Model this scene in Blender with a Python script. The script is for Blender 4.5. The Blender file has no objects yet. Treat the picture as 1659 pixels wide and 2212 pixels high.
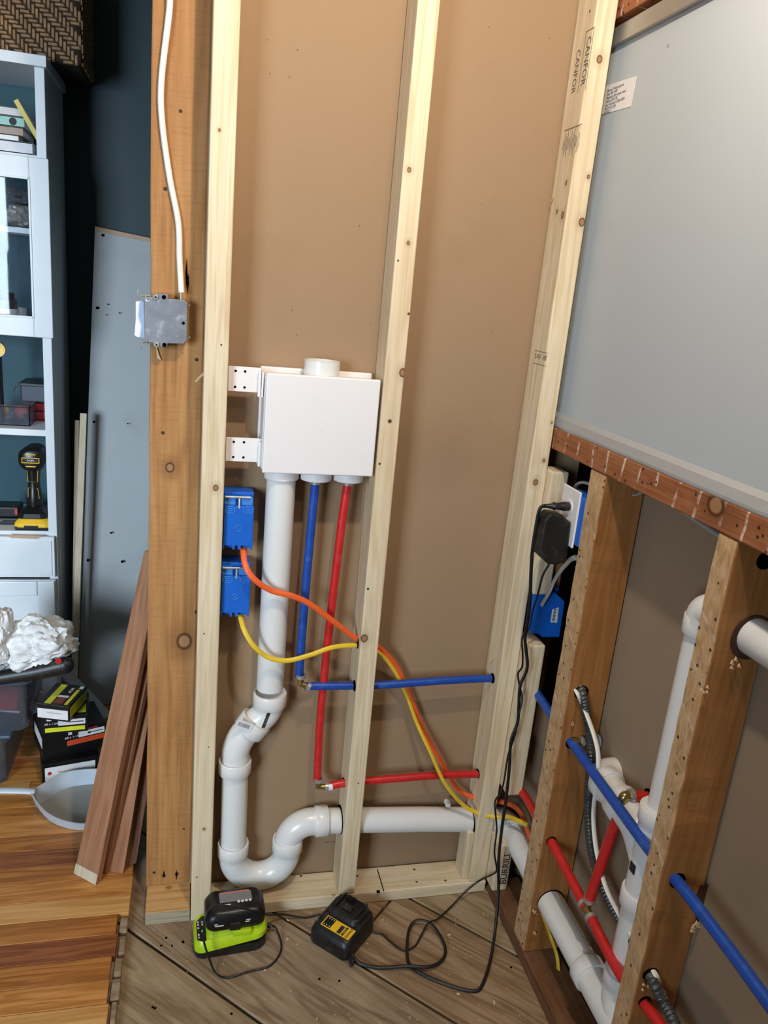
import bpy, bmesh, math, random
import numpy as np
from mathutils import Vector, Matrix, noise as mnoise
random.seed(7)
SC = bpy.context.scene
COL = SC.collection

# ------------------------------------------------------------------ camera
CY, CP, CR, CF = 0.25292192, -0.27836026, -0.09344532, 1673.13
CAM = Vector((0.0, -1.60, 1.54))
_f = Vector((math.sin(CY)*math.cos(CP), math.cos(CY)*math.cos(CP), math.sin(CP)))
_r0 = Vector((math.cos(CY), -math.sin(CY), 0)); _d0 = _f.cross(_r0)
_R = math.cos(CR)*_r0 + math.sin(CR)*_d0
_D = -math.sin(CR)*_r0 + math.cos(CR)*_d0
cd = bpy.data.cameras.new('camera'); cam = bpy.data.objects.new('camera', cd); COL.objects.link(cam)
cd.sensor_fit = 'VERTICAL'; cd.sensor_height = 36.0; cd.lens = CF*36.0/2212; cd.clip_start = 0.02
cam.matrix_world = Matrix(((_R.x, -_D.x, -_f.x, CAM.x), (_R.y, -_D.y, -_f.y, CAM.y), (_R.z, -_D.z, -_f.z, CAM.z), (0, 0, 0, 1)))
SC.camera = cam
def at(px, py, ax, v):
    """point of the plane (axis ax = v) measured in the photograph"""
    d = _f + _R*((px-829.5)/CF) + _D*((py-1106)/CF)
    k = (v - CAM[ax])/d[ax]
    return CAM + d*k
X = lambda px, py, v: at(px, py, 0, v)
Y = lambda px, py, v: at(px, py, 1, v)
Z = lambda px, py, v: at(px, py, 2, v)

# ------------------------------------------------------------------ world, lamps, exposure
w = bpy.data.worlds.new('world'); SC.world = w; w.use_nodes = True
wb = w.node_tree.nodes['Background']; wb.inputs[0].default_value = (0.55, 0.78, 1.0, 1); wb.inputs[1].default_value = 3.0
def lamp(name, kind, loc, energy, color, size=0.1, target=None, sy=None):
    l = bpy.data.lights.new(name, kind); l.energy = energy; l.color = color
    if kind == 'AREA':
        l.size = size
        if sy: l.shape = 'RECTANGLE'; l.size_y = sy
        else: l.shape = 'DISK'
    else: l.shadow_soft_size = size
    o = bpy.data.objects.new(name, l); COL.objects.link(o); o.location = loc
    if target is not None:
        o.rotation_euler = (Vector(target)-Vector(loc)).to_track_quat('-Z', 'Y').to_euler()
    return o
lamp('ceiling_lamp_main', 'POINT', (0.34, -0.86, 2.39), 44, (1.0, 0.88, 0.74), 0.028)
lamp('ceiling_lamp_second', 'POINT', (0.60, -1.75, 2.60), 13, (1.0, 0.88, 0.75), 0.05)
wl = lamp('window_daylight', 'AREA', (-2.0, -3.18, 1.55), 50, (0.68, 0.84, 1.0), 1.2, (-1.35, 0.9, 0.7), 1.3); wl.data.spread = math.radians(90)
SC.view_settings.view_transform = 'Standard'; SC.view_settings.look = 'None'
SC.view_settings.exposure = 0.08; SC.view_settings.gamma = 1.0; SC.view_settings.use_curve_mapping = False

# ------------------------------------------------------------------ materials
def srgb(*c):
    return tuple(((v/255)/12.92 if v/255 <= 0.04045 else ((v/255+0.055)/1.055)**2.4) for v in c) + (1,)
def new_mat(name):
    m = bpy.data.materials.new(name); m.use_nodes = True
    return m, m.node_tree, m.node_tree.nodes['Principled BSDF']
def nd(nt, t, **k):
    n = nt.nodes.new(t)
    for a, b in k.items(): setattr(n, a, b)
    return n
def plain(name, col, rough=0.5, metal=0.0, var=0.06, scale=30, bump=0.0, spec=0.5, dust=None, trans=0, alpha=1.0, coat=0):
    m, nt, b = new_mat(name)
    tc = nd(nt, 'ShaderNodeTexCoord'); nz = nd(nt, 'ShaderNodeTexNoise')
    nz.inputs['Scale'].default_value = scale; nz.inputs['Detail'].default_value = 5
    nt.links.new(tc.outputs['Object'], nz.inputs['Vector'])
    rp = nd(nt, 'ShaderNodeValToRGB'); e = rp.color_ramp.elements
    c = srgb(*col)
    e[0].position = 0.3; e[1].position = 0.7
    e[0].color = tuple(x*(1-var) for x in c[:3])+(1,); e[1].color = tuple(min(1, x*(1+var)) for x in c[:3])+(1,)
    nt.links.new(nz.outputs['Fac'], rp.inputs['Fac']); out = rp.outputs['Color']
    if dust:
        n2 = nd(nt, 'ShaderNodeTexNoise'); n2.inputs['Scale'].default_value = dust[2] if len(dust) > 2 else 60; n2.inputs['Detail'].default_value = 8
        nt.links.new(tc.outputs['Object'], n2.inputs['Vector'])
        r2 = nd(nt, 'ShaderNodeMapRange'); r2.inputs[1].default_value = 0.55; r2.inputs[2].default_value = 0.72; r2.inputs[3].default_value = 0; r2.inputs[4].default_value = dust[1]
        nt.links.new(n2.outputs['Fac'], r2.inputs[0])
        mx = nd(nt, 'ShaderNodeMixRGB'); nt.links.new(r2.outputs[0], mx.inputs[0]); nt.links.new(out, mx.inputs[1]); mx.inputs[2].default_value = srgb(*dust[0]); out = mx.outputs[0]
    nt.links.new(out, b.inputs['Base Color'])
    b.inputs['Roughness'].default_value = rough; b.inputs['Metallic'].default_value = metal
    b.inputs['Specular IOR Level'].default_value = spec
    if trans: b.inputs['Transmission Weight'].default_value = trans
    if coat: b.inputs['Coat Weight'].default_value = coat; b.inputs['Coat Roughness'].default_value = 0.08
    if bump:
        bp = nd(nt, 'ShaderNodeBump'); bp.inputs['Strength'].default_value = bump; bp.inputs['Distance'].default_value = 0.002
        nt.links.new(nz.outputs['Fac'], bp.inputs['Height']); nt.links.new(bp.outputs[0], b.inputs['Normal'])
    return m
def wood(name, cols, axis=2, along=1.2, across=26, knots=(), holes=(), rough=0.65, bump=0.25, blotch=None, nails=0.0, saw=0.0, plaster=None, coat=0, fine=0.25):
    """cols: dark, mid, light; axis: grain direction; knots/holes: (x,y,z,r) in world space"""
    m, nt, b = new_mat(name); L = nt.links
    tc = nd(nt, 'ShaderNodeTexCoord'); oi = nd(nt, 'ShaderNodeObjectInfo'); mp = nd(nt, 'ShaderNodeMapping')
    ml = nd(nt, 'ShaderNodeMath', operation='MULTIPLY'); ml.inputs[1].default_value = 37.0
    L.new(oi.outputs['Random'], ml.inputs[0])
    va = nd(nt, 'ShaderNodeVectorMath', operation='ADD'); L.new(tc.outputs['Object'], va.inputs[0]); L.new(ml.outputs[0], va.inputs[1])
    s = [across]*3; s[axis] = along; mp.inputs['Scale'].default_value = s
    L.new(va.outputs[0], mp.inputs['Vector'])
    n1 = nd(nt, 'ShaderNodeTexNoise'); n1.inputs['Scale'].default_value = 1.0; n1.inputs['Detail'].default_value = 3; n1.inputs['Distortion'].default_value = 0.8
    L.new(mp.outputs[0], n1.inputs['Vector'])
    # growth-ring lines
    sn = nd(nt, 'ShaderNodeMath', operation='MULTIPLY'); sn.inputs[1].default_value = 34; L.new(n1.outputs['Fac'], sn.inputs[0])
    si = nd(nt, 'ShaderNodeMath', operation='SINE'); L.new(sn.outputs[0], si.inputs[0])
    mr = nd(nt, 'ShaderNodeMapRange'); mr.inputs[1].default_value = -1; mr.inputs[2].default_value = 1; mr.inputs[3].default_value = 0.5-fine; mr.inputs[4].default_value = 0.5+fine
    L.new(si.outputs[0], mr.inputs[0])
    m2 = nd(nt, 'ShaderNodeMapping'); s2 = [across*9]*3; s2[axis] = along*5; m2.inputs['Scale'].default_value = s2; L.new(va.outputs[0], m2.inputs['Vector'])
    n2 = nd(nt, 'ShaderNodeTexNoise'); n2.inputs['Scale'].default_value = 1; n2.inputs['Detail'].default_value = 4; L.new(m2.outputs[0], n2.inputs['Vector'])
    ad = nd(nt, 'ShaderNodeMath', operation='ADD'); L.new(mr.outputs[0], ad.inputs[0]); L.new(n2.outputs['Fac'], ad.inputs[1])
    hf = nd(nt, 'ShaderNodeMath', operation='MULTIPLY'); hf.inputs[1].default_value = 0.5; L.new(ad.outputs[0], hf.inputs[0])
    rp = nd(nt, 'ShaderNodeValToRGB'); e = rp.color_ramp.elements
    e[0].position = 0.30; e[0].color = srgb(*cols[0]); e[1].position = 0.70; e[1].color = srgb(*cols[2])
    q = e.new(0.48); q.color = srgb(*cols[1])
    L.new(hf.outputs[0], rp.inputs['Fac']); out = rp.outputs['Color']
    def mix(fac, colr, o, f=None):
        mx = nd(nt, 'ShaderNodeMixRGB')
        if f is not None:
            k = nd(nt, 'ShaderNodeMath', operation='MULTIPLY'); L.new(fac, k.inputs[0]); k.inputs[1].default_value = f; fac = k.outputs[0]
        L.new(fac, mx.inputs[0]); L.new(o, mx.inputs[1]); mx.inputs[2].default_value = srgb(*colr); return mx.outputs[0]
    if blotch:
        nb = nd(nt, 'ShaderNodeTexNoise'); nb.inputs['Scale'].default_value = blotch[2]; nb.inputs['Detail'].default_value = 6; L.new(va.outputs[0], nb.inputs['Vector'])
        r = nd(nt, 'ShaderNodeMapRange'); r.inputs[1].default_value = 0.45; r.inputs[2].default_value = 0.75; L.new(nb.outputs['Fac'], r.inputs[0])
        out = mix(r.outputs[0], blotch[0], out, blotch[1])
    if saw:
        m3 = nd(nt, 'ShaderNodeMapping'); m3.inputs['Scale'].default_value = [60 if i != axis else 620 for i in range(3)]; m3.inputs['Rotation'].default_value = (0.5, 0.5, 0.0); L.new(tc.outputs['Object'], m3.inputs['Vector'])
        n3 = nd(nt, 'ShaderNodeTexNoise'); n3.inputs['Scale'].default_value = 0.35; n3.inputs['Detail'].default_value = 2; L.new(m3.outputs[0], n3.inputs['Vector'])
        r = nd(nt, 'ShaderNodeMapRange'); r.inputs[1].default_value = 0.52; r.inputs[2].default_value = 0.7; L.new(n3.outputs['Fac'], r.inputs[0])
        out = mix(r.outputs[0], [c*0.72 for c in cols[0]], out, saw)
    geo = nd(nt, 'ShaderNodeNewGeometry')
    if plaster:   # (axis of repetition, period, strength): smears of old plaster left between laths
        px_ = nd(nt, 'ShaderNodeSeparateXYZ'); nn = nd(nt, 'ShaderNodeTexNoise'); nn.inputs['Scale'].default_value = 9; nn.inputs['Detail'].default_value = 6
        L.new(geo.outputs['Position'], px_.inputs[0]); L.new(geo.outputs['Position'], nn.inputs['Vector'])
        a1 = nd(nt, 'ShaderNodeMath', operation='MULTIPLY_ADD'); L.new(nn.outputs['Fac'], a1.inputs[0]); a1.inputs[1].default_value = 0.035; L.new(px_.outputs[plaster[0]], a1.inputs[2])
        if len(plaster) > 3:
            a0 = nd(nt, 'ShaderNodeMath', operation='MULTIPLY_ADD'); L.new(px_.outputs[plaster[3]], a0.inputs[0]); a0.inputs[1].default_value = plaster[4]; L.new(a1.outputs[0], a0.inputs[2]); a1 = a0
        a2 = nd(nt, 'ShaderNodeMath', operation='MODULO'); 
        a3 = nd(nt, 'ShaderNodeMath', operation='ADD'); L.new(a1.outputs[0], a3.inputs[0]); a3.inputs[1].default_value = 50*plaster[1]; L.new(a3.outputs[0], a2.inputs[0]); a2.inputs[1].default_value = plaster[1]
        r = nd(nt, 'ShaderNodeMapRange'); r.inputs[1].default_value = 0.008; r.inputs[2].default_value = 0.005; L.new(a2.outputs[0], r.inputs[0])
        n4 = nd(nt, 'ShaderNodeTexNoise'); n4.inputs['Scale'].default_value = 45; n4.inputs['Detail'].default_value = 8; L.new(geo.outputs['Position'], n4.inputs['Vector'])
        r4 = nd(nt, 'ShaderNodeMapRange'); r4.inputs[1].default_value = 0.42; r4.inputs[2].default_value = 0.62; L.new(n4.outputs['Fac'], r4.inputs[0])
        mm = nd(nt, 'ShaderNodeMath', operation='MULTIPLY'); L.new(r.outputs[0], mm.inputs[0]); L.new(r4.outputs[0], mm.inputs[1])
        out = mix(mm.outputs[0], (226, 200, 180), out, plaster[2])
    if nails:
        vo = nd(nt, 'ShaderNodeTexVoronoi'); vo.inputs['Scale'].default_value = nails; L.new(geo.outputs['Position'], vo.inputs['Vector'])
        r = nd(nt, 'ShaderNodeMapRange'); r.inputs[1].default_value = 0.17; r.inputs[2].default_value = 0.12; L.new(vo.outputs['Distance'], r.inputs[0])
        out = mix(r.outputs[0], (38, 20, 10), out, 0.9)
    for (x, y, z, rr) in knots:
        sb = nd(nt, 'ShaderNodeVectorMath', operation='SUBTRACT'); L.new(geo.outputs['Position'], sb.inputs[0]); sb.inputs[1].default_value = (x, y, z)
        sc = nd(nt, 'ShaderNodeVectorMath', operation='MULTIPLY'); L.new(sb.outputs[0], sc.inputs[0]); v = [1.0]*3; v[axis] = 0.82; sc.inputs[1].default_value = v
        ln = nd(nt, 'ShaderNodeVectorMath', operation='LENGTH'); L.new(sc.outputs[0], ln.inputs[0])
        h = nd(nt, 'ShaderNodeMapRange'); h.inputs[1].default_value = rr*3.2; h.inputs[2].default_value = rr*0.9; L.new(ln.outputs['Value'], h.inputs[0]); out = mix(h.outputs[0], [c*0.86 for c in cols[0]], out, 0.55)
        h = nd(nt, 'ShaderNodeMapRange'); h.inputs[1].default_value = rr*1.15; h.inputs[2].default_value = rr*0.95; L.new(ln.outputs['Value'], h.inputs[0]); out = mix(h.outputs[0], (74, 44, 22), out, 0.9)
        h = nd(nt, 'ShaderNodeMapRange'); h.inputs[1].default_value = rr*0.82; h.inputs[2].default_value = rr*0.6; L.new(ln.outputs['Value'], h.inputs[0]); out = mix(h.outputs[0], (165, 122, 84), out, 0.9)
    for (x, y, z, rr) in holes:
        sb = nd(nt, 'ShaderNodeVectorMath', operation='DISTANCE'); L.new(geo.outputs['Position'], sb.inputs[0]); sb.inputs[1].default_value = (x, y, z)
        h = nd(nt, 'ShaderNodeMapRange'); h.inputs[1].default_value = rr*1.2; h.inputs[2].default_value = rr*0.8; L.new(sb.outputs['Value'], h.inputs[0]); out = mix(h.outputs[0], (40, 24, 14), out, 0.92)
    L.new(out, b.inputs['Base Color']); b.inputs['Roughness'].default_value = rough
    b.inputs['Specular IOR Level'].default_value = 0.3
    if coat: b.inputs['Coat Weight'].default_value = coat; b.inputs['Coat Roughness'].default_value = 0.25
    bp = nd(nt, 'ShaderNodeBump'); bp.inputs['Strength'].default_value = bump; bp.inputs['Distance'].default_value = 0.001
    L.new(hf.outputs[0], bp.inputs['Height']); L.new(bp.outputs[0], b.inputs['Normal'])
    return m
PINE = ((204, 180, 142), (219, 199, 165), (229, 213, 183))
OLD = ((140, 86, 40), (170, 112, 58), (190, 132, 74))
def pine(name, **k):
    k.setdefault('blotch', ((196, 168, 130), 0.45, 3.0)); k.setdefault('fine', 0.22)
    return wood(name, PINE, **k)
M = {}
M['pine_x'] = pine('pine_lumber_x', axis=0)
M['pine_z'] = pine('pine_lumber_z', axis=2)
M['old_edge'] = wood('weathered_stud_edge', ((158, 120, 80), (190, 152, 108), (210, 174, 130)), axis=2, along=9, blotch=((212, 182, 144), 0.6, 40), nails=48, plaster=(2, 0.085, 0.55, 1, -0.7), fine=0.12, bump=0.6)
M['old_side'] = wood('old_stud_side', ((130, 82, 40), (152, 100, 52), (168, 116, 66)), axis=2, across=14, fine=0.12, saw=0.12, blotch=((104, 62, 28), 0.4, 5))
M['sill'] = wood('old_sill_wood', ((122, 70, 40), (150, 92, 56), (170, 112, 74)), axis=1, nails=48, plaster=(1, 0.060, 0.9, 2, 0.08), blotch=((176, 120, 86), 0.45, 20), knots=[tuple(X(1546, 1092, 0.799))+(0.017,)], fine=0.12, bump=0.4)
M['old_plate'] = wood('old_bottom_plate_wood', ((82, 52, 32), (104, 68, 42), (124, 84, 56)), axis=1, blotch=((142, 110, 84), 0.5, 14), fine=0.12, bump=0.5)
M['brown_board'] = wood('brown_stained_board', ((132, 88, 60), (154, 106, 76), (170, 124, 92)), axis=2, across=20, fine=0.16, blotch=((168, 128, 100), 0.35, 8))
M['hard'] = [wood('hardwood_%s' % n, c, axis=0, along=1.6, across=22, rough=0.32, fine=0.30, bump=0.12, coat=0.15) for n, c in (
    ('honey', ((168, 108, 50), (188, 128, 64), (202, 144, 78))), ('amber', ((144, 88, 38), (166, 106, 50), (182, 122, 62))),
    ('straw', ((184, 132, 72), (202, 150, 88), (212, 164, 102))), ('chestnut', ((116, 64, 34), (136, 80, 44), (152, 94, 54))))]
M['sub'] = [wood('subfloor_%s' % n, c, axis=0, along=1.9, across=13, rough=0.8, fine=0.26, bump=0.5, blotch=((116, 94, 70), 0.55, 6), nails=0) for n, c in (
    ('grey', ((118, 98, 76), (146, 124, 98), (166, 146, 120))), ('brown', ((124, 98, 70), (148, 120, 90), (168, 142, 112))), ('tan', ((126, 104, 76), (150, 128, 98), (168, 148, 118))))]
M['drywall'] = plain('gypsum_board_paper', (154, 127, 99), 0.92, var=0.035, scale=260, bump=0.03, spec=0.15, dust=((124, 98, 74), 0.35, 2.2))
M['drywall_grey'] = plain('gypsum_board_paper_side', (150, 129, 106), 0.92, var=0.04, scale=260, bump=0.03, spec=0.15, dust=((120, 102, 82), 0.4, 3))
M['teal'] = plain('teal_wall_paint', (12, 44, 50), 0.55, var=0.1, scale=4)
M['plasterwhite'] = plain('ceiling_paint', (150, 148, 144), 0.9, var=0.03)
M['roomwall'] = plain('room_wall_paint', (96, 92, 86), 0.9, var=0.04)
M['panel'] = plain('grey_laminate_panel', (179, 186, 191), 0.40, var=0.015, scale=3)
M['alu'] = plain('brushed_aluminium', (176, 176, 174), 0.38, metal=0.75, var=0.04)
M['rail'] = plain('grey_vinyl_rail', (158, 158, 158), 0.45, var=0.02)
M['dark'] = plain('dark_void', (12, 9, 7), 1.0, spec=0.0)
M['ink'] = plain('black_ink', (42, 38, 38), 0.7)
M['inkgrey'] = plain('grey_ink', (104, 98, 92), 0.7)
M['label'] = plain('white_label', (226, 222, 220), 0.5)
M['pvc'] = plain('white_pvc', (226, 224, 219), 0.25, var=0.012, scale=5, spec=0.5)
M['abs'] = plain('white_plastic_box', (231, 226, 224), 0.42, var=0.01, scale=4)
M['pexb'] = plain('blue_pex', (28, 72, 158), 0.33, var=0.1, scale=20, dust=((80, 120, 190), 0.3, 60))
M['pexr'] = plain('red_pex', (196, 36, 34), 0.35, var=0.1, scale=20, dust=((220, 90, 80), 0.25, 60))
M['brass'] = plain('brass', (176, 150, 96), 0.3, metal=0.9, var=0.15)
M['steel'] = plain('galvanised_steel', (132, 134, 140), 0.45, metal=0.55, var=0.14, scale=40, dust=((200, 202, 206), 0.5, 60))
M['crimp'] = plain('crimp_ring_steel', (186, 184, 178), 0.3, metal=0.6)
M['bluebox'] = plain('blue_plastic', (24, 98, 196), 0.4, var=0.05)
M['bluebox2'] = plain('blue_plastic_light', (70, 132, 208), 0.42)
M['orange'] = plain('orange_cable_sheath', (232, 98, 44), 0.4)
M['yellow'] = plain('yellow_cable_sheath', (226, 190, 50), 0.4)
M['whitecab'] = plain('white_cable_sheath', (226, 222, 212), 0.4)
M['greycab'] = plain('grey_cable_sheath', (166, 164, 158), 0.45)
M['black'] = plain('black_plastic', (24, 24, 25), 0.42, dust=((96, 88, 76), 0.3, 50), var=0.1)
M['rubber'] = plain('black_rubber_cord', (22, 21, 21), 0.45)
M['lime'] = plain('lime_plastic', (176, 206, 24), 0.38, dust=((170, 170, 90), 0.25, 40))
M['dyellow'] = plain('yellow_plastic', (240, 190, 36), 0.4)
M['paint'] = plain('white_furniture_paint', (222, 226, 228), 0.42, var=0.015)
M['mdf'] = plain('raw_fibreboard', (190, 158, 130), 0.8)
M['board'] = plain('pale_painted_board', (172, 176, 176), 0.6, var=0.04, scale=3, dust=((110, 112, 112), 0.25, 5))
M['strip'] = wood('bare_lath', ((176, 160, 134), (198, 182, 154), (212, 198, 172)), axis=2, fine=0.1)
M['darkstrip'] = wood('dark_brown_lath', ((46, 28, 16), (64, 40, 24), (84, 56, 36)), axis=2, fine=0.1)
M['flex'] = plain('grey_steel_conduit', (86, 88, 86), 0.42, metal=0.55, var=0.15)
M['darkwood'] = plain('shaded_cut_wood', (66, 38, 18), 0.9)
m, nt, b = new_mat('green_indicator_light'); b.inputs['Base Color'].default_value = srgb(20, 200, 120); b.inputs['Emission Color'].default_value = srgb(40, 230, 150); b.inputs['Emission Strength'].default_value = 1.2; M['green_led'] = m
m, nt, b = new_mat('clear_glass'); b.inputs['Base Color'].default_value = (0.9, 0.95, 1, 1); b.inputs['Roughness'].default_value = 0.02; b.inputs['Transmission Weight'].default_value = 1.0; b.inputs['IOR'].default_value = 1.32; M['glass'] = m
m, nt, b = new_mat('frosted_plastic'); b.inputs['Base Color'].default_value = srgb(206, 212, 220); b.inputs['Roughness'].default_value = 0.10; b.inputs['Transmission Weight'].default_value = 0.94; b.inputs['IOR'].default_value = 1.12; M['frost'] = m
M['milky'] = plain('milky_plastic', (196, 202, 210), 0.4, var=0.03)
M['red'] = plain('red_plastic', (186, 30, 26), 0.4)
M['yel_print'] = plain('yellow_print', (218, 216, 40), 0.45)
M['ora_print'] = plain('orange_print', (206, 76, 36), 0.45)
M['red_print'] = plain('red_print', (176, 50, 56), 0.5)
M['brown_print'] = plain('brown_print', (128, 60, 44), 0.5)
M['grey_print'] = plain('grey_print', (128, 128, 128), 0.5, var=0.3, scale=900)
M['boxblack'] = plain('black_card', (16, 15, 16), 0.35, var=0.1)
M['splinter'] = plain('fresh_splinter', (214, 180, 138), 0.8)

# ------------------------------------------------------------------ mesh helpers
WM = {}
def tag(o, label=None, cat=None, group=None, kind=None):
    if label: o['label'] = label
    if cat: o['category'] = cat
    if group: o['group'] = group
    if kind: o['kind'] = kind
    return o
def thing(name, label, cat, loc=(0, 0, 0), mw=None, group=None):
    o = bpy.data.objects.new(name, None); COL.objects.link(o); o.empty_display_size = 0.05
    mw = mw or Matrix.Translation(Vector(loc))
    o.matrix_world = mw; WM[o] = mw.copy()
    return tag(o, label, cat, group)
class MB:
    def __init__(s): s.v = []; s.f = []; s.m = []; s.sm = []
    def add(s, vs, fs, mi=0, smooth=False):
        k = len(s.v); s.v += [Vector(v) for v in vs]
        for f in fs: s.f.append([i+k for i in f]); s.m.append(mi); s.sm.append(smooth)
        return s
    def box(s, a, b, mw=None, mi=0):
        a, b = Vector(a), Vector(b)
        vs = [Vector((x, y, z)) for x in (a.x, b.x) for y in (a.y, b.y) for z in (a.z, b.z)]
        if mw: vs = [mw @ v for v in vs]
        return s.add(vs, [(0, 1, 3, 2), (4, 6, 7, 5), (0, 4, 5, 1), (2, 3, 7, 6), (0, 2, 6, 4), (1, 5, 7, 3)], mi)
    def prism(s, base, vec, mi=0):
        n = len(base); vec = Vector(vec)
        vs = [Vector(p) for p in base] + [Vector(p)+vec for p in base]
        return s.add(vs, [list(range(n))[::-1], list(range(n, 2*n))] + [(i, (i+1) % n, n+(i+1) % n, n+i) for i in range(n)], mi)
    def loft(s, rings, mi=0, caps=True, smooth=True):
        n = len(rings[0]); vs = [p for r in rings for p in r]; fs = []
        for j in range(len(rings)-1):
            for i in range(n): fs.append((j*n+i, j*n+(i+1) % n, (j+1)*n+(i+1) % n, (j+1)*n+i))
        s.add(vs, fs, mi, smooth)
        if caps:
            k = len(s.v)-len(vs)
            s.f.append([k+i for i in range(n)][::-1]); s.m.append(mi); s.sm.append(False)
            s.f.append([k+(len(rings)-1)*n+i for i in range(n)]); s.m.append(mi); s.sm.append(False)
        return s
    def tube(s, pts, r, seg=14, flat=1.0, ref=None, mi=0, caps=True):
        """r: number or function of (index, arclength)"""
        pts = [Vector(p) for p in pts]; n = len(pts); T = []
        for i in range(n):
            t = (pts[min(i+1, n-1)]-pts[max(i-1, 0)]); T.append(t.normalized() if t.length > 1e-9 else Vector((0, 0, 1)))
        u = Vector(ref) if ref else (Vector((0, 0, 1)) if abs(T[0].z) < 0.9 else Vector((1, 0, 0)))
        rings = []; L = 0
        for i in range(n):
            u = (u - T[i]*u.dot(T[i])).normalized(); v = T[i].cross(u)
            if i: L += (pts[i]-pts[i-1]).length
            rr = r(i, L) if callable(r) else r
            rings.append([pts[i] + u*math.cos(a)*rr + v*math.sin(a)*rr*flat for a in [2*math.pi*k/seg for k in range(seg)]])
        return s.loft(rings, mi, caps)
    def ring(s, c, axis, r1, r2, h, seg=24, mi=0):
        axis = Vector(axis).normalized(); u = axis.orthogonal().normalized(); v = axis.cross(u); c = Vector(c)
        R = [[c+axis*z+(u*math.cos(2*math.pi*k/seg)+v*math.sin(2*math.pi*k/seg))*r for k in range(seg)] for z, r in ((0, r1), (0, r2), (h, r2), (h, r1), (0, r1))]
        return s.loft(R, mi, caps=False, smooth=True)
    def cyl(s, c, axis, r, h, seg=24, mi=0, r2=None):
        axis = Vector(axis).normalized(); u = axis.orthogonal().normalized(); v = axis.cross(u); c = Vector(c)
        R = [[c+axis*z+(u*math.cos(2*math.pi*k/seg)+v*math.sin(2*math.pi*k/seg))*q for k in range(seg)] for z, q in ((0, r), (h, r2 if r2 is not None else r))]
        return s.loft(R, mi)
    def disc(s, c, axis, r, seg=18, mi=0):
        return s.cyl(c, axis, r, 0.0006, seg, mi)
    def build(s, name, mat, parent=None, bevel=0.0, seg=2, origin=None, subsurf=0, kind=None, label=None):
        me = bpy.data.meshes.new(name); mats = mat if isinstance(mat, (list, tuple)) else [mat]
        if parent is not None: inv = WM[parent].inverted(); vs = [inv @ v for v in s.v]; base = WM[parent]
        else:
            if origin is None:
                mn = [min(v[i] for v in s.v) for i in range(3)]; mxx = [max(v[i] for v in s.v) for i in range(3)]
                origin = Matrix.Translation(Vector(((mn[0]+mxx[0])/2, (mn[1]+mxx[1])/2, mn[2])))
            elif not isinstance(origin, Matrix): origin = Matrix.Translation(Vector(origin))
            inv = origin.inverted(); vs = [inv @ v for v in s.v]; base = origin
        me.from_pydata([tuple(v) for v in vs], [], s.f)
        for mt in mats: me.materials.append(mt)
        me.polygons.foreach_set('material_index', s.m); me.polygons.foreach_set('use_smooth', s.sm)
        bm = bmesh.new(); bm.from_mesh(me); bmesh.ops.recalc_face_normals(bm, faces=bm.faces); bm.to_mesh(me); bm.free()
        if any(s.sm): me.set_sharp_from_angle(angle=math.radians(42))
        o = bpy.data.objects.new(name, me); COL.objects.link(o)
        if parent is not None: o.parent = parent
        else: o.matrix_world = base
        WM[o] = base.copy()
        if bevel:
            b = o.modifiers.new('bevel', 'BEVEL'); b.width = bevel; b.segments = seg; b.limit_method = 'ANGLE'; b.angle_limit = math.radians(40)
        if subsurf: q = o.modifiers.new('subsurf', 'SUBSURF'); q.levels = subsurf; q.render_levels = subsurf
        if kind: o['kind'] = kind
        if label: o['label'] = label
        return o
def copy_tree(o, parent=None, mw=None):
    c = o.copy(); COL.objects.link(c)
    if parent is not None: c.parent = parent
    if mw is not None: c.matrix_world = mw; WM[c] = mw.copy()
    elif parent is not None: WM[c] = WM[parent]
    for ch in list(o.children):
        copy_tree(ch, c)
    return c
def spline(pts, n=10):
    pts = [Vector(p) for p in pts]; P = [pts[0]*2-pts[1]] + pts + [pts[-1]*2-pts[-2]]; out = []
    for i in range(1, len(P)-2):
        for k in range(n):
            t = k/n; a, b, c, d = P[i-1], P[i], P[i+1], P[i+2]
            out.append(0.5*((2*b)+(-a+c)*t+(2*a-5*b+4*c-d)*t*t+(-a+3*b-3*c+d)*t**3))
    out.append(pts[-1]); return out
def arc(c, u, v, r, a0, a1, n=12):
    c, u, v = Vector(c), Vector(u), Vector(v)
    return [c+u*math.cos(math.radians(a0+(a1-a0)*k/n))*r+v*math.sin(math.radians(a0+(a1-a0)*k/n))*r for k in range(n+1)]
def frame(o, xaxis, zaxis):
    x = Vector(xaxis).normalized(); z = Vector(zaxis); y = z.cross(x).normalized(); z = x.cross(y)
    o = Vector(o)
    return Matrix(((x.x, y.x, z.x, o.x), (x.y, y.y, z.y, o.y), (x.z, y.z, z.z, o.z), (0, 0, 0, 1)))
def text(name, s_, size, mw, mat, parent, extr=0.0002, sx=1.0, align='CENTER'):
    cu = bpy.data.curves.new(name, 'FONT'); cu.body = s_; cu.size = size; cu.extrude = extr; cu.align_x = align; cu.align_y = 'CENTER'; cu.resolution_u = 2
    t = bpy.data.objects.new('tmp', cu); COL.objects.link(t)
    dg = bpy.context.evaluated_depsgraph_get(); me = bpy.data.meshes.new_from_object(t.evaluated_get(dg))
    bpy.data.objects.remove(t)
    me.transform(Matrix.Diagonal((sx, 1, 1, 1))); me.transform(WM[parent].inverted() @ mw)
    me.materials.clear(); me.materials.append(mat); me.name = name
    o = bpy.data.objects.new(name, me); COL.objects.link(o); o.parent = parent; WM[o] = WM[parent]
    return o
def quad(mb, pts, off, th, mi=0):
    """thin flat panel through 4 points, offset along its normal"""
    p = [Vector(q) for q in pts]; n = (p[1]-p[0]).cross(p[2]-p[0]).normalized()
    if n.dot(CAM-p[0]) < 0: n = -n
    return mb.prism([q+n*off for q in p], n*th, mi)

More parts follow.
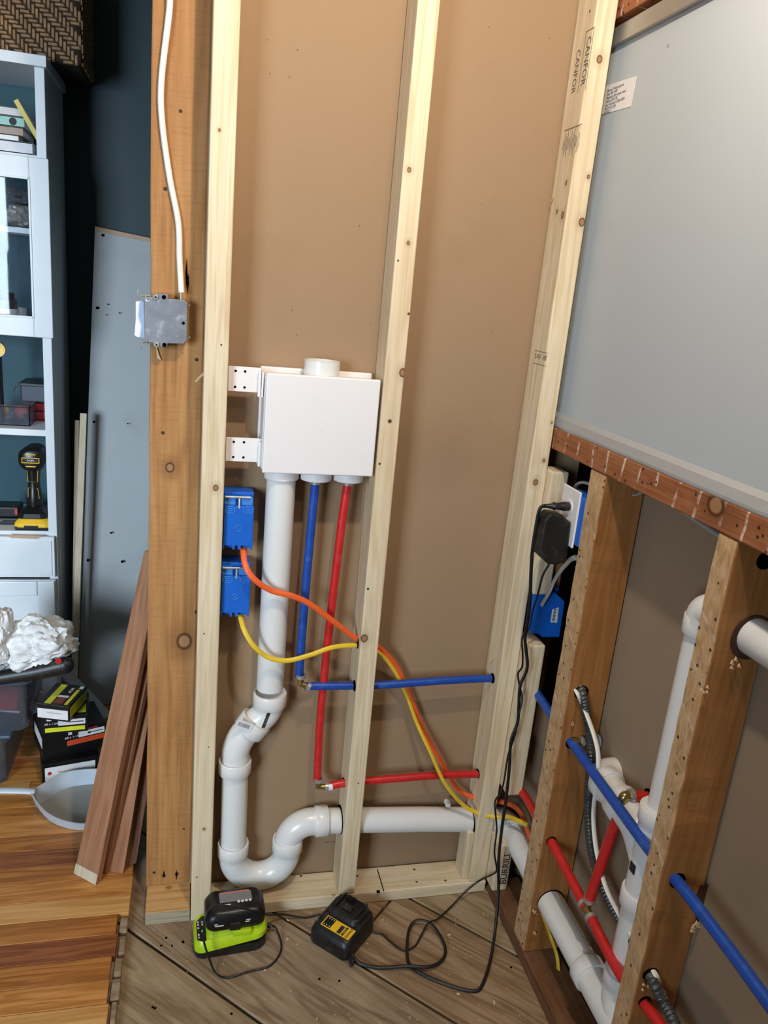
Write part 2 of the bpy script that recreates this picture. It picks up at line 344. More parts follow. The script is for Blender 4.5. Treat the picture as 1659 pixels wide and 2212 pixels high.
# ================================================================== SETTING
YW = 0.092    # gypsum board of the back wall
XW = 0.80     # front of the right-hand framing
XD = 0.897    # gypsum board of the right wall
# floor: dark base + diagonal subfloor planks + hardwood strips
fl = MB().box((-3.2, -3.3, -0.08), (1.4, 1.6, -0.024)).build('floor', M['dark'], kind='structure', origin=(0, 0, 0))
s2 = math.sqrt(2)
k0 = -0.133
for k in range(-9, 4):
    g0 = k0+0.36*k+0.006; g1 = k0+0.36*(k+1)-0.004      # x+y range
    if g1 < -2.4: continue
    cx = (g0+g1)/2/2; mw = frame((cx, cx, 0), (1, -1, 0), (0, 0, 1)); hw = (g1-g0)/2/s2
    # local x runs along the plank; plank 1 is cut by a cross joint
    segs = [(-1.9, 1.9)]
    if k == 1:
        q = mw.inverted() @ Vector((0.50, -0.027, 0)); segs = [(-1.9, q.x-0.003), (q.x+0.003, 1.9)]
    for a, b in segs:
        mb = MB(); v = [mw @ Vector(p) for p in ((a, -hw, -0.022), (b, -hw, -0.022), (b, hw, -0.022), (a, hw, -0.022))]
        # clip to room: x between -0.16.. and 0.9 , y < 0.09
        mid = [p for p in v]
        bm = bmesh.new(); vv = [bm.verts.new(p) for p in v]; bm.faces.new(vv)
        for co, no in (((0.896, 0, 0), (1, 0, 0)), ((-0.2, 0, 0), (-1, 0, 0)), ((0, 0.56, 0), (0, 1, 0)), ((0, -2.6, 0), (0, -1, 0))):
            bmesh.ops.bisect_plane(bm, geom=bm.verts[:]+bm.edges[:]+bm.faces[:], plane_co=co, plane_no=no, clear_outer=True)
        if not bm.faces: bm.free(); continue
        fp = [x.co.copy() for x in max(bm.faces, key=lambda f: f.calc_area()).verts]; bm.free()
        if len(fp) < 3: continue
        mb.prism(fp, (0, 0, 0.022))
        o = mb.build('subfloor_plank', M['sub'][k % 3], fl, bevel=0.0025, seg=1)
        o.data.transform(mw.inverted()); o.matrix_basis = mw      # grain follows the plank
# hardwood strips
y0 = -1.16; row = 0.0625; rnd = random.Random(3)
for r in range(39):
    ya = y0+r*row; xe = -0.128 if ya > 0.0 else -0.150+rnd.uniform(-0.008, 0.006)
    if ya > 0.05: xe = -0.128+rnd.uniform(-0.002, 0.002)
    xs = xe; first = True
    while xs > -1.6:
        ln = rnd.uniform(0.55, 1.1) if not (first and r % 3 == 0) else rnd.uniform(0.12, 0.5)
        xb = max(xs-ln, -1.62)
        mt = M['hard'][rnd.choice((0, 0, 1, 1, 1, 2, 2, 3)) if not 17 <= r <= 20 else (3, 1, 2, 0)[r-17]]
        MB().box((xb+0.0006, ya+0.0004, 0), (xs-0.0006, ya+row-0.0006, 0.020+rnd.uniform(-0.0003, 0.0003))).build('hardwood_strip', mt, fl, bevel=0.0012, seg=1)
        xs = xb; first = False
# grey splintered nailing strip along the cut edge
for r in range(8):
    ya = -0.46+r*0.062
    MB().box((-0.146+rnd.uniform(-.004, .004), ya, 0.0), (-0.126+rnd.uniform(-0.008, 0.004), ya+rnd.uniform(.045, .0612), 0.015+rnd.uniform(-.002, .002))).build('edge_strip', M['sub'][0], fl, bevel=0.002, seg=1)
# gypsum boards
wb_ = MB().box((-0.02, YW, -0.02), (XD+0.02, YW+0.012, 2.72))
wall_back = wb_.build('wall_back', M['drywall'], kind='structure', origin=(0, YW, 0))
# right wall: opening between z 1.27 and 2.08 is covered by the grey panel
wr = MB(); wr.box((XD, -3.3, -0.02), (XD+0.012, -0.15, 1.20)); wr.box((XD, -3.3, 2.10), (XD+0.012, YW, 2.72)); wr.box((XD, -0.15, -0.02), (XD+0.012, 0.09, 0.55))
wall_right = wr.build('wall_right', M['drywall_grey'], kind='structure', origin=(XD, -1.5, 0))
MB().box((XD+0.06, -3.3, -0.02), (XD+0.08, 0.3, 2.72)).build('wall_right_light_block', M['dark'], kind='structure')  # added black sheet: blocks sky light, stands in for shade behind the gap
MB().box((-3.2, 1.28, -0.02), (0.3, 1.32, 2.72)).build('wall_teal', M['teal'], kind='structure')
MB().box((-3.24, -3.3, -0.02), (-3.2, 1.32, 2.72)).build('wall_left', M['roomwall'], kind='structure')
MB().box((0.0, YW+0.03, -0.02), (0.02, 1.28, 2.72)).build('wall_inner', M['teal'], kind='structure')
MB().box((-3.24, -3.34, 2.72), (1.4, 1.36, 2.76)).build('ceiling', M['plasterwhite'], kind='structure')
mb = MB(); mb.box((-3.2, -3.34, -0.02), (-2.65, -3.3, 2.72)); mb.box((-1.35, -3.34, -0.02), (1.4, -3.3, 2.72)); mb.box((-2.65, -3.34, -0.02), (-1.35, -3.3, 0.85)); mb.box((-2.65, -3.34, 2.25), (-1.35, -3.3, 2.72))
mb.build('wall_rear', M['roomwall'], kind='structure')
mb = MB()
for a, b in (((-2.65, -3.33, 0.85), (-2.58, -3.27, 2.25)), ((-1.42, -3.33, 0.85), (-1.35, -3.27, 2.25)), ((-2.65, -3.33, 0.85), (-1.35, -3.27, 0.92)), ((-2.65, -3.33, 2.18), (-1.35, -3.27, 2.25)), ((-2.65, -3.32, 1.52), (-1.35, -3.28, 1.60))): mb.box(a, b)
mb.build('window_1', M['paint'], kind='structure')
sc_ = MB(); rs = random.Random(21)
for (px, py) in ((518, 1042), (528, 1058), (536, 1064), (510, 1036), (524, 1050)):
    p = Y(px, py, YW-0.0004); a = rs.uniform(0, 3); d = Vector((math.cos(a), 0, math.sin(a)))*rs.uniform(.003, .007)
    sc_.prism([p-d, p+Vector((0, 0, .0012)), p+d, p-Vector((0, 0, .0008))], (0, -0.0006, 0))
sc_.build('paper_scuff', M['splinter'], wall_back, kind='stuff')
pk = MB()
for i in range(55):
    p = Y(rs.uniform(510, 1220), rs.uniform(40, 1850), YW-0.0002)
    if 0.09 < p.x < 0.735: pk.cyl(p, (0, -1, 0), rs.uniform(.0006, .0014), 0.0004, 8)
pk.build('paper_speck', plain('dark_speck', (104, 80, 58), 0.9), wall_back, kind='stuff')
# subfloor nail holes and debris
MB_ = MB()
for px, py in ((359, 2026), (395, 2034), (348, 2043), (371, 2043), (396, 2036), (690, 2115), (733, 2119), (1104, 2090), (500, 2190), (330, 2176), (335, 2178)):
    MB_.disc(Z(px, py, 0.0002), (0, 0, 1), 0.0028, 10)
MB_.build('nail_hole', M['dark'], fl, kind='stuff')
deb = MB(); rd = random.Random(5)
for i in range(170):
    px, py = rd.uniform(560, 1250), rd.uniform(1960, 2212)
    p = Z(px, py, 0.001)
    if p.x > XW-0.01 or p.y > -0.005: continue
    s_ = rd.uniform(0.0007, 0.0018) if i % 12 else rd.uniform(0.002, 0.0042); a = rd.uniform(0, 6.28); m_ = Matrix.Translation(p) @ Matrix.Rotation(a, 4, 'Z') @ Matrix.Rotation(rd.uniform(-.4, .4), 4, 'X')
    deb.box((-s_, -s_*rd.uniform(.3, .7), -0.0005), (s_, s_*.5, s_*.4), m_)
for i in range(60):
    p = Z(rd.uniform(330, 620), rd.uniform(2000, 2212), 0.001); s_ = rd.uniform(0.0006, 0.0014)
    if p.x < -0.11: continue
    deb.box((-s_, -s_*.5, -0.0005), (s_, s_*.5, s_*.5), Matrix.Translation(p) @ Matrix.Rotation(rd.uniform(0, 6), 4, 'Z'))
for i in range(50):
    p = Vector((rd.uniform(0.08, 0.74), rd.uniform(0.004, 0.085), 0.0355)); s_ = rd.uniform(0.0006, 0.0016)
    deb.box((-s_, -s_*.5, 0), (s_, s_*.5, s_*.5), Matrix.Translation(p) @ Matrix.Rotation(rd.uniform(0, 6), 4, 'Z'))
tag(deb.build('wood_debris', M['splinter']), 'small pale wood chips and crumbs scattered over the rough subfloor', 'debris', kind='stuff')

# ================================================================== BACK WALL FRAMING
def stud(name, label, xl, xr, z0, z1, mat, y0=0.0, y1=0.088, group=None, bevel=0.0035, lean=0.0):
    t = thing(name, label, 'stud', ((xl+xr)/2, (y0+y1)/2, z0), group=group)
    zs = [z0, z0+(z1-z0)*0.33, z0+(z1-z0)*0.66, z1]; R = []
    for z in zs:
        o = lean*math.sin(math.pi*(z-z0)/(z1-z0))
        R.append([Vector((xl+o, y0, z)), Vector((xr+o, y0, z)), Vector((xr+o, y1, z)), Vector((xl+o, y1, z))])
    MB().loft(R, smooth=False).build('lumber', mat, t, bevel=bevel, seg=3)
    return t
def kn(lst, y=0.0): return [tuple(Y(a, b, y))+(r,) for a, b, r in lst]
lm = pine('pine_left_stud', axis=2, knots=kn([(466, 1054, 0.0055), (441, 1791, 0.003), (474, 281, 0.0025)]), holes=kn([(441, 1369, 0.002), (451, 1614, 0.0015), (425, 1895, 0.002), (478, 745, 0.002)]))
stud('wall_stud', 'pale new stud leftmost in the wall, between the old brown post and the blue boxes', 0.0185, 0.066, 0.0, 2.715, lm, lean=-0.002)
mm = pine('pine_middle_stud', axis=2, knots=kn([(880, 130, 0.004), (870, 805, 0.0075), (882, 525, 0.0035), (787, 1379, 0.008), (884, 367, 0.004)]), holes=kn([(842, 910, 0.0045), (820, 1002, 0.0028), (883, 678, 0.003), (860, 563, 0.0022), (795, 1272, 0.003), (903, 522, 0.003), (774, 1692, 0.002)]))
mid = stud('wall_stud', 'pale new stud in the middle, right of the white outlet box', 0.3875, 0.431, 0.0352, 2.715, mm, lean=-0.001)
rm = pine('pine_right_stud', axis=2, knots=kn([(1295, 128, 0.006), (1271, 382, 0.0035), (1257, 480, 0.007), (1157, 1042, 0.006), (1175, 995, 0.0035), (1192, 913, 0.0022)]) + [tuple(X(a, b, 0.7455))+(r,) for a, b, r in ((1215, 465, 0.006), (1203, 457, 0.004), (1223, 395, 0.004))], holes=kn([(1132, 1040, 0.0025), (1082, 1399, 0.0022), (1105, 1215, 0.003), (1251, 563, 0.002)]) + [tuple(X(a, b, 0.7455))+(r,) for a, b, r in ((1229, 439, 0.003), (1274, 24, 0.003))])
rst = stud('wall_stud', 'pale new stud in the corner with printed stamps, beside the grey panel', 0.7455, 0.791, 0.0352, 2.715, rm)
# stamps on the side of the corner stud (plane x = 0.7455, facing -x)
def side_frame(px, py, x, rot=0):
    p = X(px, py, x); fm = Matrix(((0, 0, -1, p.x-0.0004), (-1, 0, 0, p.y), (0, 1, 0, p.z), (0, 0, 0, 1)))
    return fm @ Matrix.Rotation(math.radians(rot), 4, 'Z')
text('grade_stamp', 'CANFOR', 0.026, side_frame(1266, 132, 0.7455, -90), M['inkgrey'], rst, sx=0.85)
text('grade_stamp', 'CANFOR', 0.024, side_frame(1244, 155, 0.7455, -90), M['inkgrey'], rst, sx=0.85)
fm = side_frame(1266, 130, 0.7455); mb = MB()
for a, b in (((-0.018, -0.055, 0), (-0.0165, 0.055, 0.0003)), ((0.0165, -0.055, 0), (0.018, 0.055, 0.0003)), ((-0.018, 0.054, 0), (0.018, 0.055, 0.0003))): mb.box(a, b, fm)
mb.build('stamp_frame', M['inkgrey'], rst)
fm = side_frame(1235, 297, 0.7455); mb = MB()
for i in range(13):
    h = (0.018, 0.045, 0.03, 0.05, 0.022)[i % 5]; x = -0.036+i*0.006; mb.box((x, -h/2-0.01, 0), (x+0.0014, h/2-0.01, 0.0003), fm)
mb.box((-0.038, 0.018, 0), (0.04, 0.0195, 0.0003), fm); mb.build('ink_mark', M['inkgrey'], rst, kind='stuff')
text('grade_stamp', 'S-P-F  HT', 0.016, side_frame(1168, 772, 0.7455, 0), M['inkgrey'], rst, sx=1.0)
MB().box((-0.035, 0.012, 0), (0.035, 0.013, 0.0003), side_frame(1168, 772, 0.7455)).box((-0.035, -0.016, 0), (0.035, -0.015, 0.0003), side_frame(1168, 772, 0.7455)).build('stamp_frame', M['inkgrey'], rst)
# chipped toe of the corner stud
mb = MB()
mb.box((0.728, 0.012, 0.0352), (0.7455, 0.070, 0.185)); mb.build('nailed_cleat', M['pine_z'], rst, bevel=0.003)
# splinters on the stud arris
mb = MB()
for px, py in ((1196, 437), (1064, 1432), (1015, 1590)):
    p = X(px, py, 0.7455); mb.prism([p+Vector((0, 0, 0.012)), p+Vector((-0.008, -0.004, 0.002)), p+Vector((-0.004, 0.004, -0.004))], (0.0, 0.003, 0.0))
mb.build('splinter', M['splinter'], rst, kind='stuff')
# bottom plate
pl = thing('bottom_plate', 'pale new bottom plate lying on the subfloor under the middle and corner studs', 'plate', (0.43, 0.044, 0))
pm_ = pine('pine_bottom_plate', axis=0, knots=[tuple(Y(722, 1928, 0.0))+(0.011,)], holes=[tuple(Z(a, b, 0.035))+(0.0035,) for a, b in ((650, 1892), (703, 1880), (772, 1892), (848, 1870), (895, 1878), (900, 1905), (962, 1902), (580, 1905))])
MB().box((0.0665, 0.0, 0.0), (0.7945, 0.088, 0.035)).build('lumber', pm_, pl, bevel=0.004, seg=3)
p1, p2 = Z(815, 1878, 0.0354), Z(817, 1926, 0.0354)
MB().box((p1.x-0.0012, p2.y, 0.0348), (p1.x+0.0012, p1.y, 0.0357)).box((p2.x-0.004, p2.y-0.004, 0.0348), (p2.x+0.004, p2.y+0.004, 0.0362)).build('pencil_mark', M['dark'], pl)
# old post and the block it stands on
po = thing('old_post', 'tall old brown wooden post left of the new studs, carrying the metal box', 'post', (-0.035, 0.14, 0.035))
pom = wood('old_post_wood', ((134, 88, 46), (170, 120, 70), (190, 144, 90)), axis=2, along=1.0, across=11, fine=0.10, saw=0.16, bump=0.35, blotch=((150, 102, 62), 0.5, 2.2),
           knots=[tuple(Y(398, 1385, 0.09))+(0.017,), tuple(Y(367, 1010, 0.09))+(0.009,)], holes=[tuple(Y(a, b, 0.09))+(r,) for a, b, r in ((352, 935, 0.004), (425, 777, 0.004), (424, 822, 0.003), (357, 408, 0.004), (425, 1322, 0.005), (333, 1885, 0.004), (354, 1892, 0.005), (382, 1888, 0.005), (397, 1790, 0.003), (390, 240, 0.0035), (405, 600, 0.004))])
R = []
rp_ = random.Random(11)
for i in range(24):
    z = 0.0352+i*(2.68/23); j = lambda a=0.0012: rp_.uniform(-a, a); e_ = -0.004 if 1.35 < z < 9 else 0
    R.append([Vector((-0.092+j(), 0.090+j(), z)), Vector((0.016, 0.090+j(), z)), Vector((0.016, 0.128, z)), Vector((-0.092+j(), 0.128, z))])
MB().loft(R, smooth=False).build('timber', pom, po, bevel=0.004, seg=2)
mb = MB()
for px, py, h in ((403, 590, .030), (406, 612, .02), (354, 1888, .012), (381, 1890, .016)):
    p = Y(px, py, 0.0895); MB().prism([p+Vector((-0.002, 0, 0)), p+Vector((0, 0, h)), p+Vector((0.002, 0, 0)), p+Vector((0, 0, -h))], (0, -0.0008, 0)).build('crack', M['dark'], po)
mb = MB(); p = Y(437, 806, 0.06)
mb.prism([p+Vector((-0.016, 0, -0.018)), p+Vector((0.016, 0, 0.018)), p+Vector((0.018, 0, 0.014)), p+Vector((-0.012, 0, -0.020))], (0, 0.004, 0))
p = Y(339, 765, 0.088); mb.prism([p+Vector((-0.002, 0, 0.02)), p+Vector((0.004, 0, 0)), p+Vector((0.009, 0, -0.012)), p+Vector((0, 0, -0.008))], (0, -0.003, 0))
mb.build('splinter', M['splinter'], po, kind='stuff')
bk = thing('post_block', 'short sawn lumber block under the old brown post, tan top and grey face', 'block', (-0.035, 0.09, 0))
MB().box((-0.089, 0.004, 0.0), (0.0165, 0.18, 0.035)).build('lumber', wood('block_wood', ((166, 122, 70), (196, 152, 96), (212, 172, 120)), axis=0, fine=0.12, across=12, knots=[tuple(Z(365, 1917, 0.035))+(0.004,)]), bk, bevel=0.0015)
mb = MB().box((-0.089, 0.0025, 0.001), (0.0165, 0.004, 0.0335)); mb.build('sawn_face', wood('grey_sawn_face', ((140, 128, 106), (164, 150, 126), (180, 166, 142)), axis=0, fine=0.15), bk)
# white cable down the post
path = [Vector((-0.04, 0.078, 2.71)), Vector((-0.045, 0.076, 2.3)), Y(368, -60, 0.075), Y(366, 20, 0.078), Y(349, 170, 0.080), Y(350, 260, 0.082), Y(366, 380, 0.084), Y(385, 480, 0.083), Y(388, 560, 0.080), Y(392, 632, 0.070)]
t = thing('white_cable', 'white electrical cable hanging down the old post into the metal box', 'cable', path[-1])
MB().tube(spline(path), 0.0058, 12, flat=0.6, ref=(1, 0, 0)).build('sheath', M['whitecab'], t)
MB().tube([Y(391, 628, 0.070), Y(391, 652, 0.066)], 0.0025, 8).build('bare_wire', M['crimp'], t)

# ---------------------------------------------------------------- metal switch box on the post
yb = 0.052
t = thing('metal_switch_box', 'galvanised metal switch box screwed to the side of the old brown post', 'switch box', Y(355, 690, yb))
A = [Y(312, 641, yb), Y(337, 641, yb), Y(337, 634, yb), Y(364, 636, yb), Y(364, 646, yb), Y(398, 648, yb), Y(405, 655, yb), Y(404, 735, yb), Y(397, 743, yb), Y(362, 742, yb), Y(361, 750, yb), Y(334, 749, yb), Y(330, 741, yb), Y(312, 738, yb)]
MB().prism(A, (0, 0.036, 0)).build('housing', M['steel'], t, bevel=0.0012)
mb = MB()
for px, py, r in ((354, 642, .0042), (355, 745, .0042), (396, 698, .003)): MB().cyl(Y(px, py, yb-0.0008), (0, 1, 0), r, 0.002, 14).build('knockout', M['dark'], t)
for px, py in ((336, 642), (338, 745)):
    s_ = MB().cyl(Y(px, py, yb-0.0035), (0, 1, 0), 0.0056, 0.003, 16).build('screw', M['crimp'], t, bevel=0.001)
    c = Y(px, py, yb-0.0038); MB().box(c+Vector((-0.0025, -0.0002, -0.0006)), c+Vector((0.0025, 0.0004, 0.0006))).box(c+Vector((-0.0006, -0.0002, -0.0025)), c+Vector((0.0006, 0.0004, 0.0025))).build('slot', M['dark'], s_)
mb = MB()
for px, py, l in ((402, 660, 8), (402, 729, 8)): mb.tube([Y(px, py, yb+0.01), Y(px+l, py, yb+0.004)], 0.0016, 8)
mb.box(Y(394, 691, yb-0.001), Y(401, 688, yb+0.001)); mb.box(Y(395, 713, yb-0.001), Y(401, 710, yb+0.001)); mb.build('metal_tab', M['crimp'], t, kind='stuff')
p0 = Y(291, 650, yb+0.01); mb = MB()
mb.prism([Y(293, 651, yb+.004), Y(307, 650, yb+.004), Y(309, 728, yb+.004), Y(297, 729, yb+.004), Y(290, 724, yb+.004), Y(293, 690, yb+.004)], (0, 0.022, 0)); mb.build('paper_wrap', M['label'], t, bevel=0.001)
MB().prism([Y(302, 651, yb-.001), Y(311, 651, yb-.001), Y(313, 732, yb-.001), Y(303, 729, yb-.001), Y(306, 700, yb-.001), Y(300, 680, yb-.001)], (0, 0.02, 0)).build('bracket', plain('blued_steel', (150, 170, 200), 0.4, metal=0.5), t, bevel=0.0006)
mb = MB()
mb.tube([Y(300, 638, yb+.008), Y(325, 639, yb+.008)], 0.0014, 8); mb.tube(spline([Y(299, 625, yb+.008), Y(297, 636, yb+.004), Y(300, 650, yb+.004)], 5), 0.0012, 8)
mb.tube(spline([Y(314, 636, yb+.004), Y(316, 648, yb), Y(321, 652, yb), Y(324, 642, yb+.002)], 5), 0.0015, 8)
mb.tube([Y(302, 739, yb+.006), Y(325, 739, yb+.006)], 0.0022, 8); mb.tube(spline([Y(304, 734, yb+.004), Y(306, 745, yb+.004), Y(304, 755, yb+.006)], 5), 0.0012, 8); mb.tube([Y(317, 730, yb), Y(317, 746, yb+.002)], 0.0014, 8)
mb.build('clip_wire', M['crimp'], t, kind='stuff')

# ================================================================== WASHER OUTLET BOX
t = thing('drain_outlet_box', 'white square plastic plumbing outlet box fixed between left and middle studs', 'outlet box', (0.262, 0.04, 1.146))
yf = -0.004
q = [Y(574.5, 806.5, yf), Y(823.5, 820.4, yf), Y(805, 1029, yf), Y(567.5, 1023.5, yf)]
xl, xr, zt, zb = q[0].x-0.000, q[1].x, (q[0].z+q[1].z)/2, (q[2].z+q[3].z)/2
xr = min(xr, 0.3865); xl = (q[0].x+q[3].x)/2
mb = MB(); mb.box((xl, yf, zb), (xr, yf+0.010, zt)); mb.build('front_cover', M['abs'], t, bevel=0.003, seg=3)
MB().box((xl-0.002, yf+0.010, zb+0.006), (xr-0.008, YW-0.012, zt-0.006)).build('housing', M['abs'], t, bevel=0.003)
MB().box((xl-0.006, YW-0.014, zb+0.000), (xr-0.002, YW-0.002, zt+0.004)).build('rear_flange', M['abs'], t, bevel=0.002)
c = Y(696, 921, yf); MB().ring(c+Vector((0, 0.0003, 0)), (0, -1, 0), 0.009, 0.0082, 0.0007).build('moulded_mark', M['abs'], t); text('moulded_digit', '2', 0.013, frame(c+Vector((0, -0.0003, -0.001)), (1, 0, 0), (0, -1, 0)), M['abs'], t)
ct = Y(695, 806, 0.045); cx_ = ct.x
mb = MB().ring((cx_, 0.045, zt-0.006), (0, 0, 1), 0.0375, 0.0335, 0.034, 32); mb.build('top_hub', M['pvc'], t)
MB().cyl((cx_, 0.045, zt-0.004), (0, 0, 1), 0.034, 0.003, 28).build('hub_plug', M['abs'], t)
hubs = []
for px, r in ((607.5, 0.0375), (682, 0.0345), (752, 0.0335)):
    c = Y(px, 1035, 0.046); hubs.append(c.x)
    MB().cyl((c.x, 0.046, zb-0.022), (0, 0, 1), r, 0.03, 32).build('bottom_hub', M['abs'], t, bevel=0.002)
for (z1, z2) in ((790, 848), (944, 998)):
    a, b_ = Y(493, z1, 0.03), Y(560, z2, 0.03)
    br = MB().box((0.0665, 0.028, b_.z), (b_.x+0.002, 0.031, a.z)).build('mounting_bracket', M['abs'], t, bevel=0.0006)
    mb = MB()
    for fx in (0.22, 0.52):
        for fz in (0.18, 0.82): MB().cyl((0.0665+(b_.x-0.0665)*fx, 0.0275, b_.z+(a.z-b_.z)*fz), (0, 1, 0), 0.0026, 0.001, 12).build('screw_hole', M['dark'], br)
    MB().box((b_.x-0.004, 0.018, b_.z-0.008), (b_.x+0.002, 0.04, a.z-0.006)).box((b_.x+0.003, 0.014, b_.z-0.008), (b_.x+0.007, 0.042, a.z-0.006)).build('slide_clip', M['abs'], t, bevel=0.0015)

# ================================================================== DRAIN PIPE
YP = 0.050; RP = 0.0318
dp = thing('drain_pipe', 'white plastic drain pipe with a trap, running from the outlet box through the studs', 'drain pipe', (0.2, YP, 0.05))
ptop = Vector((hubs[0], YP-0.004, zb-0.01))
a0 = Y(583, 1485, YP); b0 = Y(548, 1560, YP); c0 = Y(508, 1640, YP); d0 = Y(503, 1845, YP)
MB().tube([ptop, (ptop+a0)/2, a0], RP, 32).build('pipe', M['pvc'], dp)
def coupling(c, axis, r, h, name='coupling'):
    axis = Vector(axis).normalized(); c = Vector(c)
    mb = MB(); u = axis.orthogonal().normalized(); v = axis.cross(u); seg = 36; R = []
    for z, q_ in ((-h/2, r-0.006), (-h/2, r-0.001), (-h/2+0.0015, r), (h/2-0.0015, r), (h/2, r-0.001), (h/2, r-0.0045), (h/2-0.004, r-0.0065)):
        R.append([c+axis*z+(u*math.cos(2*math.pi*k/seg)+v*math.sin(2*math.pi*k/seg))*q_ for k in range(seg)])
    mb.loft(R); return mb.build(name, M['pvc'], dp)
e1 = Y(584, 1500, YP); e2 = Y(543, 1568, YP); e3 = Y(509, 1640, YP)
el1 = spline([e1, Y(583, 1520, YP), Y(573, 1541, YP), e2], 8); el2 = spline([e2, Y(523, 1590, YP), Y(510, 1618, YP), e3], 8)
MB().tube(el1, RP+0.002, 32).build('elbow', M['pvc'], dp); MB().tube(el2, RP+0.002, 32).build('elbow', M['pvc'], dp)
coupling(Y(583, 1508, YP), (0, 0, 1), 0.0395, 0.034)
coupling(Y(546, 1566, YP), Y(572,1540,YP)-Y(524,1600,YP), 0.0395, 0.036)
coupling(Y(507.5, 1653, YP), (0, 0, 1), 0.0395, 0.034)
# print on the fitting
fm = frame(Y(576, 1552, YP-RP-0.003), e1-e3, (0, -1, 0)) ; mb = MB(); x = -0.026
while x < 0.026:
    w_ = random.choice((0.0006, 0.001, 0.0016)); mb.box((x, -0.004, 0), (x+w_, 0.004, 0.0006), fm @ Matrix.Rotation(0.12, 4, 'Z')); x += w_+random.choice((0.0007, 0.0011))
mb.build('barcode', M['ink'], dp, kind='stuff')
fm = frame(Y(528, 1567, YP-0.0395), e1-e3, (0, -1, 0)) @ Matrix.Rotation(math.radians(-90), 4, 'Z')
MB().box((-0.02, -0.010, -0.001), (0.02, 0.010, 0.0006), fm).build('sticker', M['label'], dp)
mb = MB(); x = -0.015
while x < 0.014: mb.box((x, -0.005, 0.0006), (x+0.0009, 0.005, 0.0010), fm); x += random.choice((0.0018, 0.0025))
mb.build('barcode', M['ink'], dp, kind='stuff')
MB().tube([e3, (e3+d0)/2, d0], RP, 32).build('pipe', M['pvc'], dp)
# trap bend
xA = d0.x; f0 = Y(620, 1838, YP); xB = f0.x; zT = min(d0.z, f0.z)
pts = [Vector((xA, YP, zT+0.03))] + arc(((xA+xB)/2, YP, zT), (1, 0, 0), (0, 0, 1), (xB-xA)/2, 180, 360, 18) + [Vector((xB, YP, zT+0.03))]
MB().tube(pts, RP+0.0025, 32).build('trap_bend', M['pvc'], dp)
coupling((xA, YP, zT+0.022), (0, 0, 1), 0.0385, 0.034); coupling((xB, YP, zT+0.022), (0, 0, 1), 0.0385, 0.034)
g0 = Y(690, 1773, YP); zH = g0.z; xE = g0.x
r_ = 0.058
pts = [Vector((xB, YP, zT+0.03))] + arc((xB+r_, YP, zH-r_), (1, 0, 0), (0, 0, 1), r_, 180, 90, 12) + [Vector((xE, YP, zH))]
MB().tube(pts, RP+0.0022, 32).build('elbow', M['pvc'], dp)
coupling((xE+0.004, YP, zH), (1, 0, 0), 0.0385, 0.032)
gR = Y(1030, 1772, YP); zR = gR.z
XP = 0.846
MB().tube([Vector((xE, YP, zH)), Vector((0.6, YP, (zH+zR)/2)), Vector((XP-0.05, YP, zR))], RP, 32).build('pipe', M['pvc'], dp)
h1 = X(1184, 1940, XP); h2 = X(1270, 2098, XP)
dirv = (h2-h1)/(h2.y-h1.y)
hs = h1 + dirv*(0.0-h1.y)
pts = spline([Vector((XP-0.06, YP, zR)), Vector((XP-0.02, YP-0.006, zR)), Vector((XP-0.002, YP-0.03, zR-0.001)), hs], 8)
MB().tube(pts, RP+0.002, 32).build('elbow', M['pvc'], dp)
coupling(hs, dirv, 0.0385, 0.02)
he = h1 + dirv*(-0.44-h1.y)
MB().tube([hs, h1, he], RP, 32).build('pipe', M['pvc'], dp)
coupling(he, dirv, 0.0385, 0.03)
hf_ = h1 + dirv*(-0.80-h1.y)
MB().tube([he, (he+hf_)/2, hf_], RP+0.002, 32).build('pipe', M['pvc'], dp)
# printing along the horizontal pipe
for px, py, s_ in ((712, 1815, 'SCH 40'), (800, 1808, 'PVC DWV')):
    p = Y(px, py, YP-RP*0.75)
    text('pipe_print', s_, 0.009, frame(p+Vector((0, -0.006, 0)), (1, 0, 0), (0, -0.75, -0.65)), M['ink'], dp, extr=0.0003)
# torn tape end on the pipe
MB().box((0.0, -0.012, 0), (0.012, 0.012, 0.012), Matrix.Translation(Y(960, 1738, YP)) @ Matrix.Rotation(0.3, 4, 'Y')).build('pipe_cap', M['pvc'], dp, bevel=0.003)

# ================================================================== PEX LINES, BACK WALL
def fit_elbow(par, p, a, b, r=0.0095, L=0.016, mat='brass'):
    p, a, b = Vector(p), Vector(a).normalized(), Vector(b).normalized()
    MB().tube(spline([p+a*L, p+a*0.004, p, p+b*0.004, p+b*L], 4), r*0.78, 14).build('brass_elbow', M[mat], par)
    for d in (a, b): MB().ring(p+d*L, d, r*0.8, r*1.30, 0.008, 18).build('crimp_ring', M['crimp'], par)
RX = 0.0098
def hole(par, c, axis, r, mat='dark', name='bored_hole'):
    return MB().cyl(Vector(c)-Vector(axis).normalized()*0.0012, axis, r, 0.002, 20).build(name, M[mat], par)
bl = thing('cold_supply_line', 'blue plastic water pipe dropping from the outlet box and turning right through the studs', 'water pipe', (hubs[1], 0.04, 0.68))
top = Vector((hubs[1], 0.044, zb-0.022)); bot = Y(646, 1462, 0.040)
MB().tube(spline([top, Y(672, 1140, 0.044), Y(658, 1300, 0.042), bot], 6), RX, 18).build('vertical_pipe', M['pexb'], bl)
MB().ring(top+Vector((0, 0, -0.010)), (0, 0, 1), 0.009, 0.0118, 0.010).build('crimp_ring', M['crimp'], bl)
el = bot+Vector((0.004, -0.004, -0.016)); hp = Y(662, 1482, 0.034)
fit_elbow(bl, el, (0, 0, 1), (hp-el))
